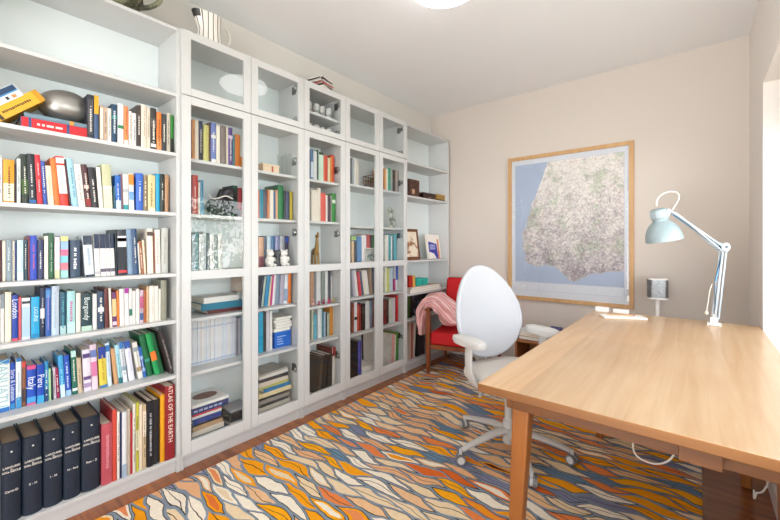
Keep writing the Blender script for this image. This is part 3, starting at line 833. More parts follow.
for a in ANG:
    a = math.radians(a + 23.5); c_, s_ = math.cos(a), math.sin(a)
    lg = MB().tube([(c_ * .02, s_ * .02, .122), (c_ * .12, s_ * .12, .118), (c_ * .27, s_ * .27, .088), (c_ * .325, s_ * .325, .072)], [.026, .024, .018, .015], 10, sq=(.75, 1.1)).build('base_leg', M_oc, oc)
    cs = MB(); ct = Vector((c_ * .335, s_ * .335, .028)); ax = Vector((-s_, c_, 0)).lerp(Vector((c_, s_, 0)), .35).normalized()
    cs.tube([ct + Vector((0, 0, .008)), ct + Vector((0, 0, .05))], .009, 10)
    for t in (-1, 1):
        cs.tube([ct + ax * .007 * t, ct + ax * .024 * t], .027, 18, 1); cs.tube([ct + ax * .0235 * t, ct + ax * .0262 * t], .019, 16, 0)
    cs.tube([ct + ax * -.008, ct + ax * .008], .022, 14, 0)
    cs.build('caster', [M_cast, M_tyre], lg)

# red armchair (local x along its front, local y to the back)
ra = thing('armchair', 'red upholstered wooden armchair in the corner with a pink blanket over its arm', 'chair', (.158, 2.070, RZ), math.radians(15))
M_red = mat('#c4121a', .8, var=.10, scale=160, bump=.1); M_cw = wood('armchair_wood', '#6a2f14', '#97501f', 'Z', .35, .2)
AW = .60
for (x, y, zt, ty) in ((.02, .02, .60, .0), (AW - .02, .02, .60, .0), (.02, .56, .60, .05), (AW - .02, .56, .60, .05)):
    m = MB(); a, b = .021, .014
    vs = [(x + sx * b, y + ty + sy * b, 0) for sx in (-1, 1) for sy in (-1, 1)] + [(x + sx * a, y + sy * a, .27) for sx in (-1, 1) for sy in (-1, 1)] + [(x + sx * a * .8, y + sy * a * .8, zt) for sx in (-1, 1) for sy in (-1, 1)]
    f6 = [(0, 1, 3, 2), (8, 10, 11, 9)]
    for o in (0, 4): f6 += [(o, o + 4, o + 5, o + 1), (o + 2, o + 3, o + 7, o + 6), (o, o + 2, o + 6, o + 4), (o + 1, o + 5, o + 7, o + 3)]
    m.add(vs, f6).build('leg', M_cw, ra, bevel=.003)
for x in (.02, AW - .02):
    MB().tube([(x, -.02, .600), (x, .10, .618), (x, .35, .606), (x, .60, .585)], .022, 10, sq=(.55, 1.15)).build('arm_rail', M_cw, ra)
fr = MB(); fr.box(.042, AW - .042, .008, .03, .235, .275); fr.box(.042, AW - .042, .55, .572, .235, .275); fr.box(.008, .03, .042, .54, .235, .275); fr.box(AW - .03, AW - .008, .042, .54, .235, .275)
fr.build('seat_frame', M_cw, ra, bevel=.002)
MB().box(.046, AW - .046, -.005, .535, .278, .392).build('seat', M_red, ra, bevel=.018)
TB = Matrix.Translation((0, .50, .38)) @ Matrix.Rotation(math.radians(-11), 4, 'X')
m = MB().box(.035, AW - .035, -.02, .075, 0, .485, 0, TB); m.build('backrest', M_red, ra, bevel=.028)

# blanket draped over the near arm
def stripes():
    m, nt, b = new_mat('blanket_cloth')
    tc = nt.nodes.new('ShaderNodeTexCoord'); sx = nt.nodes.new('ShaderNodeSeparateXYZ'); nt.links.new(tc.outputs['UV'], sx.inputs[0])
    w1 = mathn(nt, 'SINE', mathn(nt, 'MULTIPLY', sx.outputs[0], 88.0)); w2 = mathn(nt, 'SINE', mathn(nt, 'MULTIPLY', sx.outputs[0], 31.0))
    f = mathn(nt, 'ADD', mathn(nt, 'MULTIPLY', mathn(nt, 'ADD', w1, 1.0), .28), mathn(nt, 'MULTIPLY', mathn(nt, 'GREATER_THAN', w2, .72), .5), clamp=True)
    nt.links.new(mixc(nt, f, '#d58c8c', '#f1d5d0'), b.inputs['Base Color']); b.inputs['Roughness'].default_value = .9
    n = noisen(nt, tc.outputs['UV'], 160, 2); bp = nt.nodes.new('ShaderNodeBump'); bp.inputs['Strength'].default_value = .4; bp.inputs['Distance'].default_value = .003
    nt.links.new(n.outputs['Fac'], bp.inputs['Height']); nt.links.new(bp.outputs['Normal'], b.inputs['Normal'])
    return m
spine = [Vector(p) for p in ((-.072, .13, .335), (-.072, .13, .42), (-.070, .13, .52), (-.050, .13, .605), (.0, .14, .655), (.06, .15, .665), (.12, .155, .625), (.175, .16, .565), (.225, .165, .515), (.275, .17, .475))]
spine = curve3(spine, 5)
rn_ = [.030, .040, .046, .054, .062, .076, .088, .092, .082, .050]; ry_ = [.085, .11, .12, .13, .14, .150, .155, .150, .14, .10]
def lerp_list(L_, t):
    q = t * (len(L_) - 1); i = min(int(q), len(L_) - 2); return L_[i] + (L_[i + 1] - L_[i]) * (q - i)
NU = 44; vs = []; fs = []; uvs = []; K_ = len(spine)
for j, p in enumerate(spine):
    t = j / (K_ - 1); tg = (spine[min(j + 1, K_ - 1)] - spine[max(j - 1, 0)]).normalized(); nr = Vector((-tg.z, 0, tg.x))
    if nr.z < 0 and j > 10: nr = -nr
    elif j <= 10 and nr.x > 0: nr = -nr
    for i in range(NU):
        u = i / NU; a = 2 * PI * u
        nn = noise.noise(Vector((t * 5, math.cos(a) * 1.6, math.sin(a) * 1.6 + 7)))
        n2 = noise.noise(Vector((t * 13, math.cos(a) * 4, math.sin(a) * 4 + 3)))
        k = 1 + .15 * math.sin(5 * a + 3.5 * t + 3 * nn) + .22 * n2 + .38 * nn
        q = p + nr * (lerp_list(rn_, t) * k * math.sin(a)) + Vector((0, lerp_list(ry_, t) * k * math.cos(a), 0))
        if q.x > .07: q.z = max(q.z, .402)
        vs.append(tuple(q)); uvs.append((u * 2.2, t))
for j in range(K_ - 1):
    for i in range(NU):
        a = j * NU + i; b = j * NU + (i + 1) % NU; fs.append((a, b, b + NU, a + NU))
fs += [tuple(range(NU)), tuple(range((K_ - 1) * NU, K_ * NU))]
bl = MB().add(vs, fs)
bo = bl.build('blanket', stripes(), None, sub=1, smooth=180)
ul = bo.data.uv_layers.new(name='cloth')
for lp_ in bo.data.loops: ul.data[lp_.index].uv = uvs[lp_.vertex_index]
bo.location = ra.location; bo.rotation_euler = ra.rotation_euler
tag(bo, 'pink striped blanket draped over the arm of the red armchair', 'blanket')

# ------------------------------------------------------------------ low cabinet with papers in the corner
M_cab = wood('cabinet_wood', '#8a4f28', '#b87c48', 'Z', .45)
cb = thing('side_cabinet', 'low brown wooden open cabinet with papers on top by the back wall', 'cabinet', (1.035, 2.63, .0122))
def cbp(nm, *b): return MB().box(*b).build(nm, M_cab, cb, bevel=.002)
cbp('top', -.18, .18, -.17, .17, .340, .360); cbp('side_panel', -.18, -.162, -.17, .17, 0, .3398); cbp('side_panel', .162, .18, -.17, .17, 0, .3398)
cbp('back_panel', -.1618, .1618, .155, .17, 0.02, .3398); cbp('shelf', -.1618, .1618, -.165, .1548, .17, .186); cbp('bottom', -.1618, .1618, -.165, .1548, .03, .046)
z = .3727
for (t, c, dx, dy, rz, lab, cat, nm) in ((.030, '#3a3230', .0, .0, .02, 'dark brown folder at the bottom of the papers on the low cabinet', 'folder', 'folder'),
                            (.016, '#d9b98e', -.006, -.004, -.03, 'tan card folder among the papers on the low cabinet', 'folder', 'folder'),
                            (.022, '#e8e4da', .004, .003, .05, 'thick bundle of white papers on the low cabinet', 'papers', 'paper_bundle'),
                            (.010, '#dfe0e2', -.004, .0, -.08, 'pale grey booklet topmost on the low cabinet', 'booklet', 'booklet')):
    r = thing(nm, lab, cat, (1.025 + dx, 2.62 + dy, z), rz)
    m = MB(); m.box(-.15, .15, -.13, .13, 0, .0018); m.box(-.15, .15, -.13, .13, t - .0018, t); m.box(-.15, -.147, -.13, .13, .0017, t - .0017)
    m.build('cover', mat(c, .6), r); MB().box(-.146, .147, -.127, .127, .0019, t - .0019).build('page_block', M_pagew, r)
    z += t + .0004
m = MB(); m.sphere((0, 0, .012), (.034, .022, .012), 16); m.tube([(.03, 0, .012), (.06, .02, .006), (.09, .03, .004)], .003, 6)
m = m.build('computer_mouse', mat('#222427', .35)); m.location = (.985, 2.585, z + .0005); m.rotation_euler = (0, 0, .5); tag(m, 'small black mouse lying on the papers on the low cabinet', 'mouse')
m = MB(); m.box(-.05, .05, -.15, .15, 0, .018); m = m.build('notebook', mat('#2b2a78', .45), bevel=.002); m.location = (1.135, 2.60, z + .0005)
m.rotation_euler = (0, 0, .02); tag(m, 'dark blue notebook on the papers on the low cabinet beyond the armrest', 'notebook')

# ================================================================== THINGS ON TOP OF THE BOOKCASES
TZ = 2.3703
jg = thing('jug', 'dark olive glazed jug with a looped handle on the open bookcase', 'jug', (-.125, -.275, TZ))
def glaze():
    m, nt, b = new_mat('olive_glaze')
    v = mapping(nt); n = noisen(nt, v, 22, 3); r = ramp(nt, [(.35, '#33352a'), (.5, '#5d5f49'), (.62, '#8a8c74')]); nt.links.new(n.outputs['Fac'], r.inputs['Fac']); nt.links.new(r.outputs[0], b.inputs['Base Color']); b.inputs['Roughness'].default_value = .3
    return m
GZ = glaze()
m = MB(); prof = [(.06, 0), (.10, .03), (.122, .08), (.118, .13), (.092, .18), (.062, .215), (.056, .24), (.068, .262), (.063, .262), (.050, .24), (.055, .21)]
m.lathe(prof, 32, hi=False)
for k in range(16):
    a = 2 * PI * k / 16
    m.tube([(.103 * math.cos(a), .103 * math.sin(a), .03), (.124 * math.cos(a + .1), .124 * math.sin(a + .1), .08), (.119 * math.cos(a + .2), .119 * math.sin(a + .2), .13), (.094 * math.cos(a + .3), .094 * math.sin(a + .3), .18)], .006, 6)
m.build('jug_body', GZ, jg)
MB().tube(curve3([(.03, .105, .06), (.04, .150, .080), (.045, .195, .13), (.04, .195, .19), (.03, .150, .235), (.015, .06, .235)], 6), .0125, 10).build('handle', GZ, jg)
pt = thing('pitcher', 'white pitcher with dark vertical stripes on top of the glass bookcase', 'pitcher', (-.105, .195, TZ))
m = MB()
n = 96; H2 = .178
prof = [(.075, 0), (.072, .01), (.066, .09), (.066, .145), (.068, H2), (.0645, H2), (.061, .14), (.057, .088), (.057, .012)]
vs = []; fs = []
for r, z in prof:
    for k in range(n):
        a = 2 * PI * k / n; s_ = max(0, math.cos(a + PI / 2)) ** 6 * max(0, (z - .10) / (H2 - .10))
        vs.append(((r + .038 * s_) * math.cos(a), (r + .038 * s_) * math.sin(a), z + .004 * s_))
for j in range(len(prof) - 1):
    for k in range(n):
        a = j * n + k; b = j * n + (k + 1) % n; fs.append((a, b, b + n, a + n))
mi0 = [(1 if (f[0] % n) % 6 == 1 and f[0] // n < 4 else (2 if f[0] // n >= 5 or (f[0] // n >= 3 and abs((f[0] % n) - n * .75) < 6) else 0)) for f in fs]
fs += [tuple(range(n))[::-1]]; mi0.append(0)
m.add(vs, fs); m.m = mi0 + [0] * (len(m.f) - len(mi0))
q = [(r_, z_) for r_, z_ in prof]
m.add([(.060 * math.cos(2 * PI * k / n), .060 * math.sin(2 * PI * k / n), .012) for k in range(n)], [tuple(range(n))], 2)
m.build('pitcher_body', [mat('#efeae2', .3), mat('#3b3838', .35), mat('#2a2828', .4)], pt)
MB().tube(curve3([(.0, .062, .15), (.0, .105, .165), (.0, .132, .135), (.0, .125, .08), (.0, .095, .04), (.0, .066, .028)], 6), .0085, 10).build('handle', mat('#efeae2', .3), pt)
pt.rotation_euler = (0, 0, .15)
z = TZ; rr = random.Random(5)
for i, (c, nm) in enumerate((('#8a2b22', 'dark red'), ('#e6ded2', 'cream'), ('#332c2b', 'black'), ('#b7443a', 'red'), ('#d9d2c8', 'pale grey'), ('#2c2a2d', 'charcoal'), ('#efe8dc', 'white'))):
    r = thing('disc_case', f'{nm} flat case in the small stack on top of the narrow bookcase', 'case', (-.105 + rr.uniform(-.006, .006), 1.035 + rr.uniform(-.006, .006), z), rr.uniform(-.12, .12) + .25, 'flat cases stacked on the narrow bookcase')
    MB().box(-.062, .062, -.071, .071, 0, .0145).build('case_shell', mat('#d8d4cf' if i % 2 else '#3a3435', .3), r, bevel=.001)
    MB().box(.0615, .0632, -.066, .066, .002, .0125).build('spine_label', mat(c, .45), r); MB().box(-.060, .060, -.0722, -.0705, .002, .0125).build('edge_label', mat(c, .45), r)
    z += .0149

# ================================================================== SMALL THINGS ON THE SHELVES
M_tumb = glass_mat(1.3, (.965, .975, .97, 1))
def tumbler(loc, label, group):
    t = thing('tumbler', label, 'glass', loc, 0, group)
    MB().lathe([(.024, 0), (.026, .003), (.029, .088), (.0275, .088), (.0245, .010), (.001, .008)], 18, hi=False).build('glass_body', mat('#c9cccb', .15, .25, var=.02), t)
    MB().lathe([(.0262, .012), (.0275, .04), (.0268, .04), (.0256, .012)], 18, lo=False, hi=False).build('etched_band', mat('#8d9290', .3), t)
    return t
for (zz, Xs, gp, lab, yy) in ((2.0202, -.10, 'tumblers on the lower top shelf', 'clear tumbler in the row at the bottom of the narrow bookcase top compartment', .86),
                     (ext3 + .0003, -.10, 'tumblers on the upper top shelf', 'clear tumbler in the row on the small upper shelf of the narrow bookcase', .86)):
    first = None
    for k in range(5):
        loc = (Xs - .010 * (k % 2), yy + .062 * k, zz)
        if first is None: first = tumbler(loc, lab, gp)
        else: copy_thing(first, loc)
# metal ellipsoid
# ---- figures
def figure(name, label, loc, c, parts, cat, rz=0, group=None):
    m = MB()
    for p in parts:
        if p[0] == 's': m.sphere(p[1], p[2], 14)
        elif p[0] == 't': m.tube(p[1], p[2], 8)
        elif p[0] == 'b': m.box(*p[1])
    o = m.build(name, mat(c, .45, var=.12, scale=40), None, smooth=60); o.location = (loc[0], loc[1], loc[2] + .0025); o.rotation_euler = (0, 0, rz)
    return tag(o, label, cat, group)
bear = [('s', (0, 0, .038), (.030, .028, .040)), ('s', (.006, 0, .090), (.024, .025, .024)), ('s', (.002, -.019, .110), .008), ('s', (.002, .019, .110), .008), ('s', (.028, 0, .086), (.010, .010, .008)),
        ('s', (.026, -.018, .012), (.018, .012, .012)), ('s', (.026, .018, .012), (.018, .012, .012)), ('t', [(.006, -.024, .062), (.026, -.022, .045)], .009), ('t', [(.006, .024, .062), (.026, .022, .045)], .009)]
def yat(x, X): return at(x, 0, 'X', X).y
figure('bear_figurine', 'white ceramic bear figurine, left one before the blue books behind glass', (-.085, yat(269.5, -.085), 1.0625), '#ece8e2', bear, 'figurine', .2, 'white figurines')
figure('bear_figurine', 'white ceramic bear figurine, right one before the navy books behind glass', (-.085, yat(284, -.085), 1.0625), '#ece8e2', bear, 'figurine', -.2, 'white figurines')
figure('bear_figurine', 'dark grey figurine standing between the two white ceramic bears', (-.118, yat(277, -.118), 1.0625), '#55575a', [(k[0], k[1], k[2]) for k in bear], 'figurine', 0)
gir = [('s', (0, .01, .095), (.024, .055, .030)), ('t', [(.012, -.03, .09), (.012, -.036, .0)], .009), ('t', [(-.012, -.03, .09), (-.012, -.030, .0)], .009), ('t', [(.012, .048, .09), (.012, .050, .0)], .009), ('t', [(-.012, .048, .09), (-.012, .056, .0)], .009),
       ('t', [(0, -.025, .10), (0, -.042, .15), (0, -.040, .20)], [.020, .014, .010]), ('s', (.004, -.030, .212), (.014, .024, .014)), ('t', [(0, -.045, .215), (0, -.055, .24)], .004), ('t', [(.008, -.045, .215), (.008, -.05, .24)], .004), ('t', [(0, .06, .11), (0, .095, .10), (0, .105, .085)], [.010, .008, .006])]
figure('animal_figurine', 'golden long-necked animal figurine alone on a shelf of the narrow bookcase', (-.09, yat(315.5, -.09), 1.0625), '#8f6c26', gir, 'figurine', 1.15)
# small colourful figures in front of pale books, narrow bookcase
for (x, c, nm, s_) in ((312.8, '#d9a9a0', 'pink and white', 1.0), (318.8, '#8e2a55', 'small maroon', .55), (323.5, '#8a1f4d', 'dark magenta', .7), (328.8, '#b03060', 'crimson', .75), (333.4, '#a08a58', 'olive and gold', .8)):
    pr = [('s', (0, 0, .013 * s_), (.014 * s_, .018 * s_, .014 * s_)), ('s', (.004, 0, .036 * s_), (.011 * s_, .012 * s_, .012 * s_)), ('t', [(0, -.008 * s_, .044 * s_), (0, -.012 * s_, .056 * s_)], .004 * s_), ('t', [(0, .008 * s_, .044 * s_), (0, .012 * s_, .056 * s_)], .004 * s_)]
    figure('figurine', f'tiny {nm} figurine at the front of a narrow bookcase shelf', (-.062, yat(x, -.062), .7625), c, pr, 'figurine', 0, 'tiny figurines on the narrow bookcase')
# black plush dog with a wire behind glass, first door
dog = [('s', (0, 0, .05), (.05, .075, .05)), ('s', (.02, .03, .115), (.038, .042, .040)), ('s', (.05, .030, .105), (.022, .022, .018)), ('t', [(.01, .0, .135), (.015, -.02, .09)], .012), ('t', [(.01, .065, .135), (.015, .08, .09)], .012), ('t', [(.03, -.04, .05), (.06, -.05, .012)], .016), ('t', [(.03, .05, .05), (.07, .06, .012)], .016)]
dog = [(k[0], tuple(q * 1.2 for q in k[1]), tuple(q * 1.2 for q in k[2]) if hasattr(k[2], '__len__') else k[2] * 1.2) if k[0] == 's' else (k[0], [tuple(v * 1.2 for v in q) for q in k[1]], [v * 1.2 for v in k[2]] if hasattr(k[2], '__len__') else k[2] * 1.2) for k in dog]
dg_ = figure('plush_dog', 'black plush dog sitting among books behind the first glass door', (-.15, yat(221, -.15), 1.3845), '#26262b', dog, 'toy', -.1)
MB().tube(curve3([(.050, -.085, .125), (.065, -.075, .10), (.070, -.04, .105), (.078, 0, .12), (.082, .04, .105)], 5), .004, 6).build('collar', mat('#d9d6d0', .5), dg_)
# beige box and glass vases
r = thing('keepsake_box', 'small beige box with a red ribbon behind the second glass door', 'box', (-.12, yat(267, -.12), 1.6905))
MB().box(-.05, .05, -.062, .062, 0, .045).build('box_body', mat('#e3cdb0', .6), r, bevel=.003); MB().box(-.052, .052, -.064, .064, .0452, .058).build('lid', mat('#ecd9bf', .6), r, bevel=.003); MB().box(.0503, .053, .004, .014, .001, .044).build('ribbon', mat('#b0402c', .6), r)
for i, (x, X) in enumerate(((280.5, -.13), (284.5, -.19), (288, -.12))):
    nm = ('leftmost of three', 'middle of three', 'rightmost of three')[i]
    r = thing('glass_vase', f'{nm} tall clear glass vases behind the second door', 'vase', (X, yat(x, X), 1.6905), 0, 'clear glass vases')
    MB().lathe([(.026, 0), (.028, .004), (.022, .03), (.024, .13 + .01 * i), (.027, .15 + .01 * i), (.0255, .15 + .01 * i), (.0222, .12), (.020, .03), (.001, .012)], 20, hi=False).build('vase_body', M_tumb, r)
# blue cardboard box with papers on it (second door)
y0, y1 = yat(273.6, -.115), min(.764, yat(294.6, -.115))
r = thing('storage_box', 'bright blue cardboard box on a shelf behind the second glass door', 'box', (-.188, (y0 + y1) / 2, .5055))
hw = (y1 - y0) / 2
MB().box(-.085, .085, -hw, hw, 0, .095).build('box_body', mat('#1f66c4', .45), r, bevel=.003)
MB().box(-.0865, .0865, -hw - .001, hw + .001, .0955, .112).build('lid', mat('#2a78d6', .45), r, bevel=.003)
mk = MB(); rr = random.Random(9)
for j in range(4): mk.box(.0851, .0858, -hw * .7, -hw * .7 + hw * rr.uniform(.5, 1.1), .022 + .017 * j, .028 + .017 * j)
mk.build('printed_lines', mat('#a9c6ec', .5), r)
z = .5055 + .1125
for i, (t, c, nm) in enumerate(((.022, '#d7d1c6', 'cream'), (.020, '#c9c4bb', 'grey'), (.020, '#e2ddd3', 'off-white'), (.018, '#b5b0a8', 'darker grey'), (.016, '#dcd8d0', 'curling pale'))):
    r = thing('magazine', f'{nm} magazine lying on the blue box behind the second glass door', 'magazine', (-.184, (y0 + y1) / 2 + rr.uniform(-.01, .01), z), rr.uniform(-.05, .05), 'magazines on the blue box')
    m = MB(); m.box(-.09, .09, -hw, hw, 0, .0015); m.box(-.09, .09, -hw, hw, t - .0015, t); m.build('cover', mat(c, .6), r)
    MB().box(-.088, .088, -hw + .002, hw - .002, .0016, t - .0016).build('page_block', M_pagew, r); z += t + .0004
# wire cage and dark bits, fourth unit
yc = yat(373, -.15)
r = thing('wire_basket', 'brown wire basket behind the fourth glass door', 'basket', (-.15, yc, 1.7055))
m = MB(); a, hh = .06, .125
for z in (.004, .045, .085, hh): m.tube([(a, -a, z), (a, a, z), (-a, a, z), (-a, -a, z), (a, -a, z)], .0035, 6)
for k in range(5):
    t = -a + 2 * a * k / 4
    for p in ((a, t), (-a, t), (t, a), (t, -a)): m.tube([(p[0], p[1], .004), (p[0], p[1], hh)], .0028, 6)
m.build('wire_frame', mat('#5a3a28', .5), r)
MB().box(-a + .006, a - .006, -a + .006, a - .006, .0085, .06).build('contents', mat('#7d5b45', .7, var=.3, scale=50), r)
figure('shell', 'small dark ornament on the shelf left of the wire basket', (-.09, yat(366.5, -.09), 1.7055), '#3a2c26', [('s', (0, 0, .014), (.02, .022, .014)), ('s', (0, .022, .010), .010)], 'ornament')
# picture book with an owl-like face: plain grey portrait cover, and tiny photo frame
def slab(name, label, cat, loc, w, h, t, tilt, rz, c_cover, inner, group=None, frame=None, innerpart='cover_picture'):
    """upright slab leaning back by tilt, its face looking towards local +x"""
    r = thing(name, label, cat, (loc[0], loc[1], loc[2] + t * math.sin(tilt) + .0004), rz, group)
    M = Matrix.Rotation(-tilt, 4, 'Y')
    m = MB(); m.box(-t, 0, -w / 2, w / 2, 0, h, 0, M); m.build('frame' if frame else 'cover', mat(c_cover, .5), r, bevel=.001)
    k = frame or .0
    MB().box(.0004, .0014, -w / 2 + k, w / 2 - k, k, h - k, 0, M).build(innerpart, inner, r)
    return r
def blotch(stops, sc=14):
    m, nt, b = new_mat('printed_picture'); n = noisen(nt, mapping(nt), sc, 3, .6); r = ramp(nt, stops, 'LINEAR'); nt.links.new(n.outputs['Fac'], r.inputs['Fac']); nt.links.new(r.outputs[0], b.inputs['Base Color']); b.inputs['Roughness'].default_value = .5
    return m
y0, y1 = yat(390.2, -.10), min(1.955, yat(400.2, -.10)); hb = at(396, 207, 'X', -.10).z - 1.3705
slab('picture_book', 'grey picture book facing out behind the fifth glass door', 'book', (-.10, (y0 + y1) / 2, 1.3705 ), y1 - y0 + .01, hb, .012, .16, .02, '#d8d4cb', blotch([(.35, '#4d5a55'), (.48, '#8f968c'), (.58, '#dcd6cb'), (.66, '#6b6f68')], 18))
y0, y1 = yat(366.3, -.07), yat(376.5, -.07); hb = at(371, 248, 'X', -.07).z - 1.0625
slab('framed_photo', 'small framed photo leaning on books behind the fourth glass door', 'picture', (-.068, (y0 + y1) / 2, 1.0625), y1 - y0, hb, .010, .16, .0, '#d9cfc2', blotch([(.4, '#5e6c6c'), (.55, '#c3c6bf'), (.65, '#8d8f88')], 25), frame=.010, innerpart='photo')
# corner bookcase things
XF = -.075
y0, y1 = yat(409.2, XF), yat(420.3, XF)
r = thing('carved_box', 'dark brown carved wooden block on the upper shelf of corner bookcase', 'ornament', (XF - .05, (y0 + y1) / 2, 1.6905)); hw = (y1 - y0) / 2
hh = at(414, 179.5, 'X', XF).z - 1.69
MB().box(-.05, .05, -hw, hw * .86, 0.012, hh).build('carved_body', blotch([(.38, '#2a140c'), (.55, '#4a2616'), (.66, '#7d4a2c')], 40), r, bevel=.006); MB().box(-.06, .06, -hw, hw, 0, .0118).build('foot', mat('#38190d', .4), r, bevel=.002)
MB().box(.0502, .056, -hw * .55, -hw * .1, .03, hh * .45).build('relief', mat('#c09a78', .5), r, bevel=.002)
y0, y1 = yat(423.3, XF), yat(435, XF); hw = (y1 - y0) / 2
r = thing('lacquer_box', 'dark lacquer box beside the golden one in the corner bookcase', 'box', (XF - .04, (y0 + y1) / 2, 1.6905))
MB().box(-.045, .045, -hw, hw, 0, .052).build('box_body', mat('#2b0f0b', .3), r, bevel=.004); MB().box(-.047, .047, -hw - .001, hw + .001, .0525, .068).build('lid', mat('#3a1510', .3), r, bevel=.004)
MB().box(.0455, .049, -.012, .012, .012, .030).build('clasp', mat('#8b5a4a', .4), r)
y0, y1 = yat(436, XF), min(2.776, yat(446.3, XF)); hw = (y1 - y0) / 2
r = thing('brass_box', 'golden footed brass box at the right end of a corner shelf', 'box', (XF - .03, (y0 + y1) / 2, 1.6905))
MB().box(-.045, .045, -hw, hw, .018, .060).build('box_body', mat('#b08d46', .35, .5), r, bevel=.004); MB().box(-.048, .048, -hw - .002, hw + .002, .0605, .074).build('lid', mat('#c9a65c', .35, .5), r, bevel=.004)
for sx in (-1, 1):
    for s_ in (-1, 1): MB().lathe([(.008, 0), (.011, .006), (.006, .0178)], 12, c=(sx * .035, s_ * (hw - .012), 0)).build('foot', mat('#8f6f34', .35, .5), r)
# wooden picture frame leaning in the corner bookcase
slab('framed_picture', 'brown wooden picture frame leaning in the corner bookcase', 'picture', (-.10, yat(412, -.10), 1.0605), .26, .315, .016, .14, -.12, '#6e3d22', blotch([(.38, '#9a6a48'), (.47, '#e9d9c4'), (.62, '#eadfce'), (.7, '#c79d78')], 9), frame=.030, innerpart='picture')
slab('picture_book', 'white picture book with a blue panel standing in the corner bookcase', 'book', (-.09, yat(435.6, -.09), 1.0605), .255, .262, .03, .13, .05, '#ece6dd', mat('#efe9e2', .5))
bkp = [o for o in C.objects if o.get('label') == 'white picture book with a blue panel standing in the corner bookcase'][0]
Mx = Matrix.Rotation(-.13, 4, 'Y')
m = MB(); m.add([(.0022, -.122, .185), (.0022, .050, .160), (.0022, .062, .0), (.0022, .025, .0), (.0022, -.025, .055), (.0022, -.122, .075)], [(0, 1, 2, 3, 4, 5)], 0, Mx); m.build('blue_panel', mat('#2a2ba0', .45), bkp)
m = MB()
for j in range(3): m.box(.0024, .0030, -.10, .012, .10 + .020 * j, .111 + .020 * j, 0, Mx)
m.build('printed_lines', mat('#b9bce6', .5), bkp)
m = MB(); m.box(.0022, .0030, .065, .080, .0, .212, 0, Mx); m.box(.0022, .0030, .085, .100, .0, .212, 1, Mx); m.build('edge_stripes', [mat('#c9444a', .5), mat('#e0a238', .5)], bkp)
# turquoise box and beige folders on the next shelf
z = .7375
for (t, c, nm, a, b) in ((.018, '#cdbba8', 'beige', 410, 441.5), (.020, '#d9c9b6', 'cream', 410.5, 440), (.016, '#c4ad98', 'tan', 412, 439.5)):
    y0, y1 = yat(a, -.05), yat(b, -.05); hw = (y1 - y0) / 2
    r = thing('folder', f'{nm} flat folder in the pile under the turquoise box', 'folder', (-.15, (y0 + y1) / 2, z), 0, 'flat folders in the corner bookcase')
    m = MB(); m.box(-.1, .1, -hw, hw, 0, .0016); m.box(-.1, .1, -hw, hw, t - .0016, t); m.build('cover', mat(c, .6), r); MB().box(-.098, .098, -hw + .002, hw - .002, .0017, t - .0017).build('page_block', M_pagew, r)
    z += t + .0004
y0, y1 = yat(417, -.09), yat(428, -.09); hw = (y1 - y0) / 2
r = thing('gift_box', 'turquoise box on the flat folders in the corner bookcase', 'box', (-.15, (y0 + y1) / 2, z))
MB().box(-.06, .06, -hw, hw, 0, .055).build('box_body', mat('#23b5a8', .5), r, bevel=.002); MB().box(-.061, .061, -hw - .001, hw + .001, .0555, .072).build('lid', mat('#2cc3b4', .5), r, bevel=.002); MB().box(.0611, .063, -.006, .006, 0.002, .054).build('ribbon', mat('#178f88', .5), r)
zt = z
# red and yellow books standing on the folders
for (a, b, c, h, lab) in ((409.6, 413, '#b8281f', .115, 'small red book upright on the flat folders in the corner bookcase'), (413.2, 415.6, '#e0b25a', .112, 'small yellow book upright on the flat folders in the corner bookcase')):
    y0, y1 = yat(a, -.075), yat(b, -.075)
    r = thing('book', lab, 'book', (-.075, y0, zt), 0, 'books in the corner bookcase'); book_parts(r, y1 - y0 - .001, h, .10, c, [], None)
# dark art print standing on the low shelf
y0, y1 = max(2.035, yat(413.5, -.12)), min(2.765, yat(441, -.12)); hw = (y1 - y0) / 2
slab('art_print', 'dark landscape print with pale blue sky behind the pink blanket', 'picture', (-.12, (y0 + y1) / 2, .4905), y1 - y0, .215, .014, .10, 0, '#1c2026', blotch([(.36, '#0f1418'), (.5, '#20303a'), (.6, '#5f7f8d'), (.7, '#b9cbd3')], 7), frame=.006, innerpart='picture')
# low things behind the glass doors at the floor
yl, yr = yat(361, -.09), yat(376.8, -.09)
z = .0825
for (t, c, nm, d) in ((.030, '#e6e1d8', 'white folded cloth at the bottom of the pile', .2), (.028, '#efebe4', 'folded white cloth in the middle of the pile', .19), (.026, '#dedad2', 'grey-white folded cloth on top of the pile', .18)):
    r = thing('folded_cloth', f'{nm}, bottom shelf behind the fourth glass door', 'cloth', (-.17, (yl + yr) / 2 - .01, z), 0, 'folded cloths'); hw = (yr - yl) / 2 - .012
    m = MB(); m.box(-d / 2, d / 2, -hw, hw, 0, t * .48); m.box(-d / 2 + .002, d / 2 - .003, -hw + .001, hw - .002, t * .5, t); m.build('cloth', mat(c, .9, var=.06, bump=.2), r, bevel=.006); z += t + .0005
slab('framed_board', 'white board with a dark edge leaning behind the folded cloths', 'board', (-.250, yat(376, -.26) - .09, .0825), .20, .33, .012, .03, 0, '#3a302b', mat('#d9d3ca', .6), frame=.010, innerpart='board_face')

# ================================================================== BOOKS, open bookcase at the left
P = ['top', 'second', 'third', 'fourth', 'fifth', 'sixth', 'bottom']
def place(i, unit): return f'{P[i]} shelf, {unit}'
U1 = 'open left bookcase'
